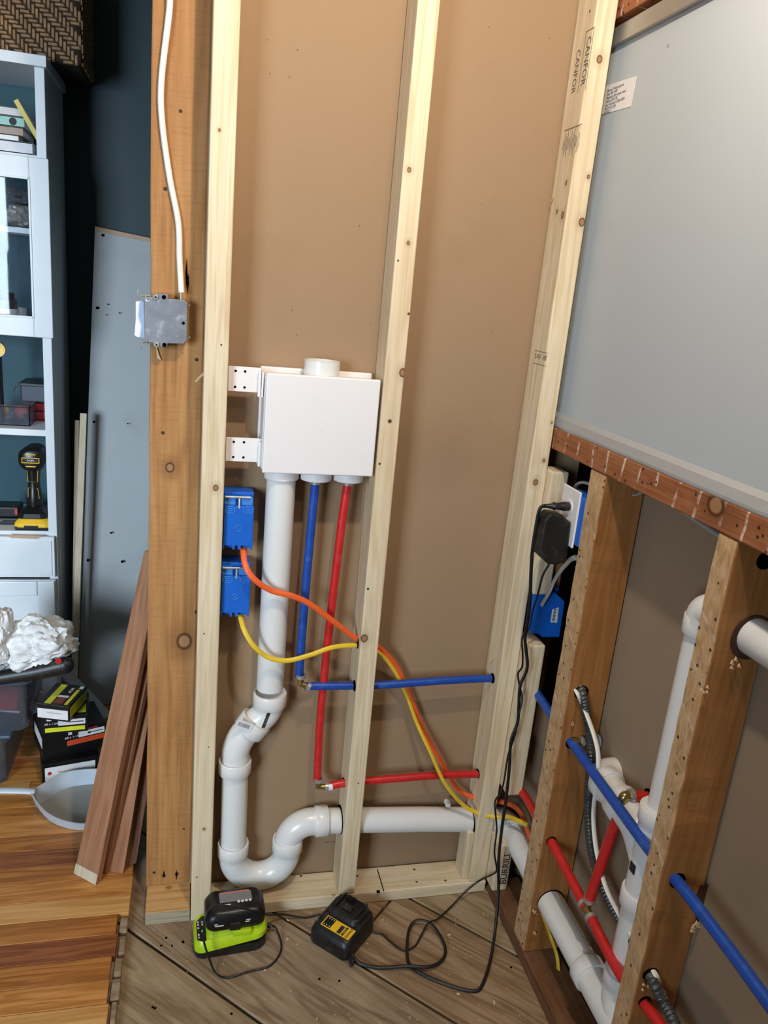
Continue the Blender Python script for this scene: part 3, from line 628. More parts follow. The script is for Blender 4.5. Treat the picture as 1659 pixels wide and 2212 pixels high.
bpth = [hp, Y(768, 1481, 0.036), Y(850, 1478, 0.036), Y(960, 1470, 0.040), Y(1066, 1465, 0.042), Vector((0.80, 0.042, Y(1066, 1465, 0.042).z)), ]
MB().tube(spline(bpth, 6), RX, 18).build('horizontal_pipe', M['pexb'], bl)
hole(mid, X(766, 1481, 0.3868), (1, 0, 0), 0.0135); hole(rst, X(1064, 1465, 0.7448), (1, 0, 0), 0.0125)
rl_ = thing('hot_supply_line', 'red plastic water pipe dropping from the outlet box and turning right low through studs', 'water pipe', (hubs[2], 0.04, 0.34))
top = Vector((hubs[2], 0.044, zb-0.022)); bot = Y(685, 1686, 0.040)
MB().tube(spline([top, Y(737, 1140, 0.044), Y(712, 1350, 0.043), Y(692, 1550, 0.042), bot], 6), RX, 18).build('vertical_pipe', M['pexr'], rl_)
MB().ring(top+Vector((0, 0, -0.010)), (0, 0, 1), 0.009, 0.0118, 0.010).build('crimp_ring', M['crimp'], rl_)
el = bot+Vector((0.004, -0.004, -0.015)); hp = Y(706, 1700, 0.034)
fit_elbow(rl_, el, (0, 0, 1), (hp-el))
MB().ring(hp+Vector((0.002, 0, 0)), (1, 0, 0.15), 0.0097, 0.0102, 0.012).build('paper_tag', M['label'], rl_)
rz = Y(1036, 1672, 0.042).z
MB().tube(spline([hp, Y(742, 1692, 0.036), Y(850, 1682, 0.038), Y(960, 1674, 0.040), Y(1036, 1672, 0.042), Vector((0.80, 0.042, rz))], 6), RX, 18).build('horizontal_pipe', M['pexr'], rl_)
hole(mid, X(742, 1690, 0.3868), (1, 0, 0), 0.012); hole(rst, X(1032, 1671, 0.7448), (1, 0, 0), 0.0125)
hole(mid, Vector((0.3868, YP, zH)), (1, 0, 0), 0.036)
hole(rst, Vector((0.7448, YP, zR)), (1, 0, 0), 0.038)

# ================================================================== BLUE ELECTRICAL BOXES + CABLES
def device_box(label, px0, px1, py0, py1, lit):
    a, b_ = Y(px0, py0, 0.02), Y(px1, py1, 0.02)
    x0, x1 = 0.0668, b_.x; z1, z0 = a.z, b_.z; H = z1-z0; W = x1-x0
    t = thing('blue_wall_box', label, 'electrical box', ((x0+x1)/2, 0.05, z0), group=None)
    MB().box((x0, 0.018, z0+0.008), (x1, 0.088, z1-H*0.20)).build('box_body', M['bluebox'], t, bevel=0.0025)
    MB().box((x0, 0.040, z1-H*0.22), (x1, 0.088, z1)).build('upper_body', M['bluebox'], t, bevel=0.0015)
    mb = MB(); mb.box((x0, 0.024, z1-H*0.20), (x0+W*0.38, 0.042, z1-H*0.06)); mb.box((x0+W*0.56, 0.024, z1-H*0.20), (x1-0.003, 0.042, z1-H*0.06)); mb.build('clamp_wing', M['bluebox2'], t, bevel=0.002)
    for cx in (0.20, 0.80):
        c = Vector((x0+W*cx, 0.0175, z1-H*0.265)); mb = MB()
        for p_, q_ in (((-.010, 0, .0065), (.010, .001, .008)), ((-.010, 0, -.008), (.010, .001, -.0065)), ((-.010, 0, -.008), (-.0085, .001, .008)), ((.0085, 0, -.008), (.010, .001, .008)), ((-.005, 0, .0015), (.005, .001, .003)), ((-.005, 0, -.003), (.005, .001, -.0015))): mb.box(c+Vector(p_), c+Vector(q_))
        mb.build('moulded_tab', M['bluebox2'], t)
    c = Vector((x0+W*0.48, 0.0178, z0+H*0.40)); MB().ring(c, (0, -1, 0), 0.0062, 0.0075, 0.0015, 24).cyl(c, (0, -1, 0), 0.0018, 0.001, 12).build('moulded_ring', M['bluebox2'], t)
    mb = MB()
    for u0, u1 in ((0.0, 0.04), (0.32, 0.40), (0.50, 0.60), (0.92, 1.0)): mb.box((x0+W*u0, 0.018, z0), (x0+W*u1, 0.030, z0+0.010))
    mb.box((x0, 0.030, z0), (x1, 0.088, z0+0.012)); mb.build('bottom_teeth', M['bluebox'], t, bevel=0.001)
    MB().tube([Vector((x0+0.002, 0.020, z1-H*0.045)), Vector((x1-0.008, 0.020, z1-H*0.045))], 0.0024, 10).build('clamp_bar', M['crimp'], t)
    MB().tube([Vector((x0+W*0.5, 0.022, z1-H*0.07)), Vector((x0+W*0.5, 0.019, z1-H*0.24))], 0.0024, 10).build('mounting_screw', M['crimp'], t)
    return t
device_box('upper blue plastic electrical box by the left stud with an orange cable', 487, 545, 1068, 1187, 1)
device_box('lower blue plastic electrical box by the left stud with a yellow cable', 480, 538, 1222, 1331, 0)
hz = X(772, 1383, 0.3868)
p = [Y(526, 1172, 0.045), Y(526, 1190, 0.030), Y(530, 1220, 0.004), Y(548, 1250, -0.008), Y(585, 1275, -0.004), Y(630, 1287, -0.002), Y(670, 1305, 0.005), Y(720, 1342, 0.015), Y(772, 1381, 0.03), Vector((0.41, 0.038, hz.z-0.006)), Y(820, 1400, 0.042), Y(857, 1440, 0.058), Y(885, 1500, 0.064), Y(912, 1570, 0.064), Y(950, 1640, 0.064), Y(985, 1700, 0.062), Y(1020, 1722, 0.05), Vector((0.80, 0.05, Y(1022, 1724, 0.05).z-0.01)), Vector((0.85, 0.0, 0.26)), Vector((0.865, -0.06, 0.22)), Vector((0.87, -0.10, 0.17))]
t = thing('orange_cable', 'orange electrical cable from the upper blue box looping right through the studs', 'cable', p[-1])
MB().tube(spline(p, 8), 0.0066, 12, flat=0.55, ref=(1, 0, 0)).build('sheath', M['orange'], t)
p = [Y(518, 1322, 0.045), Y(520, 1335, 0.028), Y(528, 1362, 0.002), Y(548, 1395, -0.010), Y(580, 1420, -0.006), Y(620, 1427, -0.004), Y(670, 1415, 0.004), Y(720, 1398, 0.016), Y(772, 1394, 0.03), Vector((0.41, 0.034, hz.z-0.02)), Y(820, 1410, 0.040), Y(850, 1445, 0.054), Y(878, 1500, 0.060), Y(900, 1560, 0.050), Y(930, 1625, 0.028), Y(960, 1690, 0.016), Y(1000, 1738, 0.018), Y(1036, 1757, 0.008), Vector((0.80, -0.01, Y(1036, 1757, 0.008).z-0.002)), X(1100, 1765, 0.82), X(1140, 1782, 0.85)]
t = thing('yellow_cable', 'yellow electrical cable from the lower blue box crossing the drain pipe to the corner', 'cable', p[-1])
MB().tube(spline(p, 8), 0.0056, 12, flat=0.55, ref=(1, 0, 0)).build('sheath', M['yellow'], t)
hole(mid, Vector((0.3868, 0.03, hz.z-0.004)), (1, 0, 0), 0.014)

# ================================================================== RIGHT WALL FRAMING
pr = thing('bottom_plate', 'old reddish brown bottom plate running along the right wall', 'plate', (0.845, -1.2, 0))
MB().box((XW, -2.6, 0.0), (0.888, 0.0, 0.040)).build('lumber', M['old_plate'], pr, bevel=0.004)
def rstud(label, ya, yb_, z1, chip):
    t = thing('wall_stud', label, 'stud', (0.84, (ya+yb_)/2, 0.0405)); rr = random.Random(label)
    N = 40; R = []
    for i in range(N+1):
        z = 0.0405+(z1-0.0405)*i/N; j = lambda a: rr.uniform(-a, a)
        R.append([Vector((XW+j(.0012), ya+j(.0018), z)), Vector((XW+j(.001), yb_+j(.0012), z)), Vector((XD-0.006+j(.001), yb_, z)), Vector((XD-0.006, ya, z))])
    mb = MB(); n = 4; vs = [p for r in R for p in r]; mb.v = [Vector(p) for p in vs]
    for j_ in range(N):
        for i in range(4):
            mb.f.append([j_*4+i, j_*4+(i+1) % 4, (j_+1)*4+(i+1) % 4, (j_+1)*4+i]); mb.m.append(1 if i == 0 else 0); mb.sm.append(False)
    mb.f.append([3, 2, 1, 0]); mb.m.append(0); mb.sm.append(False); mb.f.append([N*4+i for i in range(4)]); mb.m.append(0); mb.sm.append(False)
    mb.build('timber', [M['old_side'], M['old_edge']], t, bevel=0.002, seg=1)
    return t
s1 = rstud('old tan edged stud in the right wall nearest the corner, beside the outlet', -0.242, -0.178, 1.2245, 0)
s2_ = rstud('old tan edged stud in the right wall with the large white pipe through it', -0.646, -0.598, 1.2245, 1)
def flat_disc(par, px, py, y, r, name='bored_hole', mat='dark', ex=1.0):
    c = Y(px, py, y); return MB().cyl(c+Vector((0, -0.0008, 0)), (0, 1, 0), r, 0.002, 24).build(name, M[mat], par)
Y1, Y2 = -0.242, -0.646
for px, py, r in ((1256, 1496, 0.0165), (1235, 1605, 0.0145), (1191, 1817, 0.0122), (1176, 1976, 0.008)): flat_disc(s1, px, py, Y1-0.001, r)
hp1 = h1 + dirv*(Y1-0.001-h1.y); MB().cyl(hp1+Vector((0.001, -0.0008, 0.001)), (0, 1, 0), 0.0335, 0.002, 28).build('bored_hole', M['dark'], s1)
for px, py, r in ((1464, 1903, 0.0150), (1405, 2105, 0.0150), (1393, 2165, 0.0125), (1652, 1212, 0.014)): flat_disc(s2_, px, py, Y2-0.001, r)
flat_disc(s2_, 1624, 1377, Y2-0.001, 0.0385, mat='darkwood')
mb = MB()
for px, py, y, s_ in ((1156, 1965, Y1, .008), (1152, 2013, Y1, .006), (1587, 1425, Y2, .008), (1505, 1990, Y2, .011), (1392, 2125, Y2, .006), (1237, 1560, Y1, .004), (1520, 1485, Y2, .006)):
    c = Y(px, py, y-0.002); rr = random.Random(px)
    for k in range(4):
        d = Vector((rr.uniform(-s_, s_), -0.002, rr.uniform(-s_, s_))); mb.prism([c+d, c+d+Vector((s_*.5, 0, -s_)), c+d+Vector((-s_*.3, 0, -s_*.8))], (0, -0.003, 0))
mb.build('splinter', M['splinter'], s2_, kind='stuff')
# notch cut in the back edge of the second stud
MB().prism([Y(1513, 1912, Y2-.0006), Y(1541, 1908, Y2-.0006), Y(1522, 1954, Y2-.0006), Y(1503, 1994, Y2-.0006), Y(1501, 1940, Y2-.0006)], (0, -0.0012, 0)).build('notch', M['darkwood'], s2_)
# sill beam over the short studs
sb_ = thing('sill_beam', 'old reddish horizontal sill beam with plaster stripes under the grey panel', 'beam', (0.84, -1.0, 1.2245))
MB().box((XW-0.001, -2.6, 1.2250), (0.888, 0.086, 1.274)).build('timber', M['sill'], sb_, bevel=0.0025)
tb = thing('header_beam', 'old wooden beam along the top edge of the grey panel', 'beam', (0.84, -1.0, 2.1))
MB().box((XW-0.001, -2.6, 2.098), (0.888, 0.086, 2.21)).build('timber', M['sill'], tb, bevel=0.0025)
MB().box((0.84, -2.6, 2.085), (0.888, 0.086, 2.098)).build('dark_gap', M['dark'], tb)
# grey framed panel in the opening
gp = thing('framed_board', 'large smooth light grey panel with metal rails filling the wall opening', 'board', (0.82, -1.2, 1.275))
MB().box((0.815, -2.6, 1.276), (0.826, 0.086, 2.083)).build('sheet', M['panel'], gp)
MB().box((0.8035, -2.6, 2.052), (0.826, 0.086, 2.086)).build('top_rail', M['alu'], gp, bevel=0.002)
br_ = MB(); br_.prism([Vector((0.8015, 0.086, 1.2755)), Vector((0.8015, 0.086, 1.281)), Vector((0.806, 0.086, 1.297)), Vector((0.816, 0.086, 1.307)), Vector((0.824, 0.086, 1.307)), Vector((0.824, 0.086, 1.2755))], (0, -2.68, 0)); br_.build('bottom_rail', M['rail'], gp)
MB().box((0.8005, -2.6, 1.2745), (0.8035, 0.086, 1.2775)).build('rail_lip', M['alu'], gp)
for px, py in ((1444, 97),): MB().cyl(X(px, py, 0.8148), (-1, 0, 0), 0.003, 0.0008, 12).build('dent', M['rail'], gp)
a, b_, c, d = X(1376, 164, 0.8146), X(1363, 230, 0.8146), X(1296, 249, 0.8146), X(1296, 190, 0.8146)
st = MB().prism([a, b_, c, d], (-0.0006, 0, 0)).build('sticker', M['label'], gp)
lines = ['Brown, Multi-purpose', 'Size: 48" x 48"', 'Magnetic: Dry erase steel', 'Frame: 4731 AL', 'Item Number: 3304-4358', 'MADE IN USA', '0000023']
for i, s_ in enumerate(lines):
    p0 = a.lerp(b_, (i+0.7)/7.6); e = (d-a); e.z = 0; q = Vector((0.8136, a.y+0.112, p0.z))
    text('sticker_print', s_, 0.0075, Matrix(((0, 0, -1, q.x), (-1, 0, 0, q.y), (0, 1, 0, q.z), (0, 0, 0, 1))), M['inkgrey'], gp, align='LEFT', extr=0.0001)
# spacer blocks beside the corner stud
def block(label, z0, z1, yf_, x1=0.834, text_=None, top_bev=True, y1_=0.04):
    t = thing('spacer_block', label, 'block', (0.815, 0, z0)); mb = MB(); mb.box((0.7925, yf_, z0), (x1, y1_, z1)); mb.build('lumber', M['pine_z'], t, bevel=0.004, seg=2)
    return t
block('short upright pine block beside the corner stud, topmost, left of the outlet plate', 0.876, 1.178, -0.020, 0.836)
block('long upright pine block beside the corner stud, below the lower right blue box', 0.335, 0.755, -0.045, 0.834)
b3 = block('low pine block with stamped lettering on the old plate in the corner', 0.0405, 0.185, -0.045, 0.834)
fm = frame((0.8215, -0.0458, 0.112), (0, 0, 1), (0, -1, 0)); text('stamp', 'BURRILL', 0.024, fm, M['ink'], b3, sx=1.15)
MB().box((-0.068, 0.0095, 0), (0.068, 0.0108, 0.0004), fm).box((-0.068, -0.0118, 0), (0.068, -0.0105, 0.0004), fm).build('stamp_frame', M['ink'], b3)

# outlet on the right: plate faces the room (-x)
t = thing('wall_outlet', 'white outlet cover plate on a blue box beside the first right-hand stud', 'outlet', (0.81, -0.12, 1.04))
xo = 0.795
za, zb2 = 1.167, 1.042; ya, yb_ = -0.079, -0.160
MB().box((xo, yb_, zb2), (xo+0.005, ya, za)).build('cover_plate', M['abs'], t, bevel=0.003, seg=3)
rc = Vector((xo, -0.120, 1.104+0.021)); rc2 = Vector((xo, -0.120, 1.104-0.021))
for c in (rc, rc2): MB().cyl(c+Vector((-0.0015, 0, 0)), (1, 0, 0), 0.0165, 0.003, 24).build('receptacle', M['abs'], t, bevel=0.001)
MB().box((xo+0.005, -0.176, 1.05), (xo+0.075, -0.098, 1.158)).build('blue_box', M['bluebox'], t, bevel=0.003)
MB().box((xo+0.006, -0.1775, 1.052), (xo+0.03, -0.170, 1.152)).build('box_ear', M['bluebox2'], t, bevel=0.002)
# plug with cord
pg = thing('black_power_cord', 'black power cord plugged into the upper outlet and hanging down to the yellow labelled charger', 'power cord', (0.75, -0.12, 0.0))
pc = rc+Vector((-0.002, 0, 0))
MB().loft([[pc+Vector((-d_, math.cos(a)*r, math.sin(a)*r*0.8)) for a in [2*math.pi*k/14 for k in range(14)]] for d_, r in ((0, .012), (.012, .0125), (.020, .010), (.030, .0095), (.034, .0115), (.038, .0075), (.056, .0052))]).build('plug', M['black'], pg)
def P(px, py, y): return Y(px, py, y)
cs = pc+Vector((-0.054, 0, 0))
cord = [cs, cs+Vector((-0.012, -0.002, -0.004)), P(1160, 1125, -0.12), P(1149, 1200, -0.115), P(1145, 1290, -0.105), P(1140, 1340, -0.09), P(1134, 1380, -0.08), P(1139, 1440, -0.08), P(1124, 1480, -0.08), P(1121, 1520, -0.08), P(1118, 1560, -0.08), P(1104, 1600, -0.085), P(1100, 1660, -0.09), P(1094, 1720, -0.095), P(1084, 1790, -0.10), P(1077, 1860, -0.105), Z(1077, 1915, 0.11), Z(1072, 1990, 0.045), Z(1060, 2070, 0.012), Z(1043, 2125, 0.006), Z(1025, 2141, 0.004), Z(975, 2130, 0.004), Z(920, 2108, 0.004), Z(884, 2082, 0.004), Z(880, 2035, 0.006), Z(887, 2000, 0.012), Z(905, 1987, 0.018), Z(935, 1998, 0.015), Z(960, 2040, 0.009), Z(958, 2070, 0.006), Z(930, 2088, 0.0125), Z(880, 2087, 0.0125), Z(820, 2090, 0.005), Z(780, 2082, 0.008), Z(760, 2062, 0.014), Z(756, 2050, 0.016)]
MB().tube(spline(cord, 7), 0.0042, 10, flat=0.7).build('cord', M['rubber'], pg)
# wall-wart adapter
ad_ = thing('power_adapter', 'black block power adapter in the lower receptacle with a thin cord to the lime charger', 'power adapter', (0.76, -0.12, 1.0))
MB().box((xo-0.042, -0.134, 1.062), (xo-0.0015, -0.106, 1.100)).build('adapter_neck', M['greycab'], ad_, bevel=0.003)
c0_ = [P(1178, 1125, -0.150), P(1190, 1110, -0.150), P(1218, 1115, -0.150), P(1235, 1130, -0.150), P(1225, 1215, -0.150), P(1197, 1221, -0.150), P(1185, 1220, -0.150), P(1163, 1198, -0.150)]
MB().prism(c0_, (0, 0.042, 0)).build('adapter_body', M['black'], ad_, bevel=0.005, seg=3)
c2 = [P(1186, 1219, -0.125), P(1172, 1245, -0.12), P(1160, 1290, -0.10), P(1150, 1320, -0.085), P(1144, 1355, -0.082), P(1128, 1378, -0.078), P(1129, 1410, -0.078), P(1128, 1440, -0.076), P(1119, 1455, -0.074), P(1122, 1480, -0.074), P(1128, 1510, -0.082), P(1121, 1545, -0.088), P(1112, 1590, -0.086), P(1098, 1630, -0.084), P(1088, 1690, -0.08), P(1080, 1715, -0.075), P(1069, 1735, -0.07), P(1073, 1790, -0.072), P(1068, 1840, -0.075), P(1072, 1870, -0.075), P(1070, 1885, -0.07), Z(1040, 1900, 0.06), Z(1010, 1922, 0.03), Z(975, 1958, 0.010), Z(945, 1985, 0.012), Z(925, 1994, 0.022), Z(910, 2020, 0.012), Z(895, 2045, 0.004), Z(870, 2052, 0.003), Z(845, 2035, 0.003), Z(825, 2018, 0.003), Z(808, 2014, 0.003), Vector((0.40, -0.06, 0.003)), Z(700, 1975, 0.004), Z(660, 1982, 0.004), Z(610, 1975, 0.020), P(580, 1976, -0.05), P(545, 1967, -0.105), P(500, 1958, -0.112), P(465, 1957, -0.115), P(448, 1970, -0.125), P(441, 1995, -0.135), P(440, 2030, -0.142), P(450, 2065, -0.15), Z(465, 2100, 0.003), Z(490, 2112, 0.003), Z(540, 2098, 0.003), Z(580, 2088, 0.003), Z(602, 2065, 0.003), Z(608, 2040, 0.003), Z(598, 2008, 0.012), Z(588, 1999, 0.02)]
MB().tube(spline(c2, 7), 0.0024, 8).build('cord', M['rubber'], ad_)
# rear blue box with barcode + grey cables
t = thing('blue_wall_box', 'blue plastic electrical box with a barcode sticker, low in the right-hand corner gap', 'electrical box', (0.85, 0.02, 0.77))
yb3 = 0.0
mb = MB(); mb.prism([Y(1152, 1284, yb3), Y(1187, 1282, yb3), Y(1200, 1280, yb3), Y(1221, 1300, yb3), Y(1209, 1377, yb3), Y(1172, 1377, yb3), Y(1165, 1371, yb3), Y(1140, 1366, yb3)], (0, 0.05, 0)); mb.build('box_body', M['bluebox'], t, bevel=0.003)
mb = MB(); mb.prism([Y(1193, 1316, yb3), Y(1207, 1312, yb3), Y(1203, 1345, yb3), Y(1189, 1344, yb3)], (0, -0.001, 0)); mb.build('barcode_sticker', M['label'], t)
mb = MB(); A_, B_ = Y(1194, 1318, yb3-.0012), Y(1204, 1316, yb3-.0012)
for k in range(11):
    z = Y(1200, 1317+k*2.4, yb3).z; mb.box((A_.x+0.003, yb3-.0016, z), (B_.x-0.003, yb3-.001, z+0.0012 if k % 3 else z+0.0022))
mb.build('barcode', M['ink'], t, kind='stuff')
MB().cyl(Y(1196, 1281, 0.03), (0, 0, 1), 0.012, 0.018, 16).build('cable_clamp', M['bluebox'], t)
t = thing('grey_cable', 'grey cable curving from the first right-hand stud down to the low blue box', 'cable', (0.84, -0.05, 0.9))
MB().tube(spline([Vector((0.85, -0.178, 1.0)), Y(1245, 1205, -0.15), Y(1222, 1220, -0.10), Y(1200, 1250, -0.04), Y(1186, 1280, -0.03), Y(1170, 1307, -0.012)], 8), 0.0062, 12, flat=0.6).build('sheath', M['greycab'], t)
t = thing('grey_cable', 'grey cable arching over the outlet box and along under the sill beam', 'cable', (0.84, -0.3, 1.2))
MB().tube(spline([Vector((0.86, -0.1, 1.14)), Y(1245, 1056, -0.05), Y(1262, 1042, -0.10), Vector((0.862, -0.178, 1.172)), Vector((0.87, -0.25, 1.19)), X(1395, 1062, 0.86), X(1450, 1087, 0.86), X(1510, 1128, 0.86), X(1560, 1160, 0.86)], 8), 0.0058, 12, flat=0.6).build('sheath', M['greycab'], t)

# ================================================================== RIGHT WALL PLUMBING
def C_(par, c, axis, r, h, name='coupling', mat='pvc'):
    axis = Vector(axis).normalized(); c = Vector(c); mb = MB(); u = axis.orthogonal().normalized(); v = axis.cross(u); seg = 32; R = []
    for z, q_ in ((-h/2, r-0.006), (-h/2, r-0.001), (-h/2+0.0015, r), (h/2-0.0015, r), (h/2, r-0.001), (h/2, r-0.006)): R.append([c+axis*z+(u*math.cos(2*math.pi*k/seg)+v*math.sin(2*math.pi*k/seg))*q_ for k in range(seg)])
    return mb.loft(R).build(name, M[mat], par)
vs = thing('vent_stack', 'white plastic vent stack with tee rising behind the second right-hand stud', 'vent pipe', (0.86, -0.52, 0.15))
XV, YV = 0.862, -0.528
rv = 0.0245
MB().tube([Vector((XV, YV, 0.66)), Vector((XV, YV, 0.85)), Vector((XV, YV, 1.02))], rv, 28).build('vent_pipe', M['pvc'], vs)
C_(vs, (XV, YV, 1.032), (0, 0, 1), 0.0305, 0.034)
zt_ = 1.062
vp = Y(1628, 1374, Y2)
MB().tube(spline([Vector((XV, YV, 1.03)), Vector((XV, YV-0.008, 1.06)), Vector((XV+0.003, YV-0.04, vp.z+0.002)), vp], 8), 0.030, 28).build('elbow', M['pvc'], vs)
MB().tube([vp, vp+Vector((0.01, -0.25, 0.0)), vp+Vector((0.02, -0.6, 0.0))], 0.0315, 28).build('branch_pipe', M['pvc'], vs)
# tee body, arm toward the corner and into the wall
MB().tube([Vector((XV, YV, 0.44)), Vector((XV, YV, 0.55)), Vector((XV, YV, 0.64))], 0.034, 28).build('tee_body', M['pvc'], vs)
C_(vs, (XV, YV, 0.645), (0, 0, 1), 0.0375, 0.03); C_(vs, (XV, YV, 0.455), (0, 0, 1), 0.039, 0.034)
arm = [Vector((XV, YV, 0.53)), Vector((XV-0.002, YV+0.05, 0.575)), Vector((XV-0.004, -0.42, 0.585)), Vector((XV-0.004, -0.36, 0.587)), Vector((XV+0.01, -0.325, 0.588)), Vector((XV+0.05, -0.318, 0.588))]
MB().tube(spline(arm, 8), 0.0325, 28).build('tee_arm', M['pvc'], vs)
C_(vs, arm[2], (0, 1, 0.1), 0.038, 0.032); C_(vs, arm[3]+Vector((0, 0.005, 0)), (0, 1, 0), 0.037, 0.026)
MB().tube([Vector((XV, YV, 0.20)), Vector((XV, YV, 0.33)), Vector((XV, YV, 0.45))], RP, 28).build('stack_pipe', M['pvc'], vs)
MB().tube(spline([Vector((XV, YV, 0.24)), Vector((XV-0.004, YV-0.005, 0.21)), Vector((XV-0.010, YV-0.04, 0.18)), Vector((XP, YV-0.09, h1.z-0.02))], 6), 0.035, 28).build('wye_fitting', M['pvc'], vs)
C_(vs, (XV, YV, 0.262), (0, 0, 1), 0.039, 0.03)
mb = MB()
for k in range(6): mb.box((XV-0.0352, YV-0.010+k*0.003, 0.520), (XV-0.0335, YV-0.0085+k*0.003, 0.540))
mb.build('barcode', M['ink'], vs, kind='stuff')
# blue line
b2 = thing('cold_supply_line', 'blue plastic water pipe running along the right wall through both old studs', 'water pipe', (0.83, -0.6, 0.6))
q0 = X(1165, 1505, 0.835); q1 = Y(1238, 1608, Y1-0.012); q2 = X(1320, 1722, 0.823); q3 = X(1405, 1838, 0.826); q4 = Y(1466, 1908, Y2-0.01)
q5 = X(1560, 2030, 0.835); q6 = X(1659, 2165, 0.835); q7 = q6+(q6-q5)*1.0
MB().tube(spline([Vector((0.80, 0.042, Y(1066, 1465, 0.042).z)), Vector((0.83, 0.02, 0.63)), q0, q1+Vector((0, 0.05, 0.0)), q1], 8), 0.0105, 18).build('rear_pipe', M['pexb'], b2)
MB().tube(spline([q1, q2, q3, q4, q5, q6, q7], 8), 0.0108, 18).build('long_pipe', M['pexb'], b2)
tc_ = Y(1238, 1604, Y1-0.01)
MB().tube([tc_+Vector((-0.004, 0, 0)), tc_+Vector((0.022, 0, 0))], 0.010, 16).build('brass_tee', M['brass'], b2)
MB().ring(tc_+Vector((0.016, 0, 0)), (1, 0, 0), 0.009, 0.0125, 0.008).build('crimp_ring', M['crimp'], b2)
MB().tube([tc_+Vector((0.02, 0, 0)), tc_+Vector((0.066, 0, 0))], 0.0095, 16).build('stub_pipe', M['pexb'], b2)
MB().ring(tc_+Vector((0.056, 0, 0)), (1, 0, 0), 0.009, 0.016, 0.004).build('pipe_collar', M['crimp'], b2)
# red line
r2_ = thing('hot_supply_line', 'red plastic water pipe low along the right wall with tee and stub', 'water pipe', (0.83, -0.6, 0.3))
w0 = X(1128, 1712, 0.835); w1 = Y(1192, 1820, Y1-0.004); wt = X(1266, 1962, 0.826); w3 = X(1340, 2105, 0.826); w4 = Y(1394, 2170, Y2-0.004); w5 = X(1440, 2235, 0.826)
MB().tube(spline([Vector((0.80, 0.042, rz)), w0, w1+Vector((0, 0.05, 0.0)), w1], 8), 0.0108, 18).build('rear_pipe', M['pexr'], r2_)
MB().tube(spline([w1, X(1228, 1888, 0.824), wt], 8), 0.0108, 18).build('upper_run', M['pexr'], r2_)
MB().tube(spline([wt+(w3-wt)*0.18, w3, w4, w5, w5+(w5-w4)], 8), 0.0108, 18).build('lower_run', M['pexr'], r2_)
dr = (w3-wt).normalized(); MB().tube([wt-dr*0.012, wt+dr*0.026], 0.0086, 16).tube([wt, wt+Vector((0.004, 0.0, 0.022))], 0.0086, 16).build('brass_tee', M['brass'], r2_)
for q_ in (wt-dr*0.014, wt+dr*0.020): MB().ring(q_, dr, 0.009, 0.0132, 0.008).build('crimp_ring', M['crimp'], r2_)
tb0 = wt+Vector((0.004, 0, 0.018)); eb = X(1347, 1720, 0.841)
MB().tube([tb0, tb0.lerp(eb, 0.5), eb+Vector((0, 0, -0.022))], 0.0110, 18).build('riser_pipe', M['pexr'], r2_)
MB().ring(tb0, (0, 0, 1), 0.009, 0.0132, 0.008).build('crimp_ring', M['crimp'], r2_)
MB().tube(spline([eb+Vector((0, 0, -0.024)), eb+Vector((0, 0, -0.004)), eb+Vector((0.004, 0, 0)), eb+Vector((0.02, 0, 0))], 5), 0.0095, 16).build('brass_elbow', M['brass'], r2_)
MB().ring(eb+Vector((0.012, 0, 0)), (1, 0, 0), 0.009, 0.0135, 0.009).ring(eb+Vector((0, 0, -0.024)), (0, 0, 1), 0.009, 0.0135, 0.009).build('crimp_ring', M['crimp'], r2_)
e_ = X(1398, 1721, XD-0.003); MB().tube([eb+Vector((0.018, 0, 0)), e_], 0.0105, 18).build('stub_pipe', M['pexr'], r2_)
hh = MB().cyl(Vector((XD-0.001, e_.y, e_.z)), (1, 0, 0), 0.016, 0.002, 18).build('pipe_hole', M['dark'], wall_right)
# conduit, white cable
fc = [Y(1257, 1494, Y1)+Vector((0.0, 0.03, 0.004)), Y(1257, 1494, Y1-0.004), X(1270, 1560, 0.85), X(1277, 1620, 0.85), X(1274, 1690, 0.85), X(1271, 1750, 0.85), X(1277, 1830, 0.85), X(1296, 1900, 0.85), X(1325, 1965, 0.85), X(1360, 2020, 0.85), Y(1405, 2110, Y2-0.004), X(1430, 2160, 0.84), X(1455, 2205, 0.84), X(1490, 2280, 0.84)]
sp = spline(fc, 40)
def rr_(i, L): return 0.0096+0.0013*math.sin(L*2*math.pi/0.0078)
t = thing('flexible_conduit', 'dark grey corrugated flexible metal conduit sagging between the right-hand studs', 'conduit', (0.85, -0.5, 0.5))
MB().tube(sp, rr_, 14).build('corrugated_sheath', M['flex'], t)
wc = [Y(1247, 1497, Y1)+Vector((0.002, 0.03, 0.002)), Y(1247, 1497, Y1-0.006), X(1262, 1530, 0.838), X(1283, 1588, 0.838), X(1292, 1630, 0.838), X(1291, 1680, 0.838), X(1283, 1740, 0.840), X(1283, 1790, 0.840), X(1291, 1850, 0.840), X(1310, 1920, 0.840), X(1340, 1980, 0.840), X(1365, 2022, 0.840), Y(1413, 2100, Y2-0.004), X(1425, 2130, 0.85), X(1440, 2170, 0.86), X(1455, 2220, 0.86)]
t = thing('white_cable', 'white electrical cable sagging beside the corrugated conduit in the right wall', 'cable', (0.84, -0.5, 0.5))
MB().tube(spline(wc, 9), 0.0062, 12, flat=0.6, ref=(0, 1, 0)).build('sheath', M['whitecab'], t)
t = thing('yellow_cable', 'short yellow cable dropping beside the drain pipe to the old plate', 'cable', (0.87, -0.3, 0.03))
MB().tube(spline([Y(1172, 1974, Y1)+Vector((0, .03, .004)), Y(1174, 1980, Y1-0.006), X(1188, 2020, 0.86), X(1203, 2065, 0.862), X(1207, 2112, 0.865)], 8), 0.0056, 12, flat=0.6).build('sheath', M['yellow'], t)

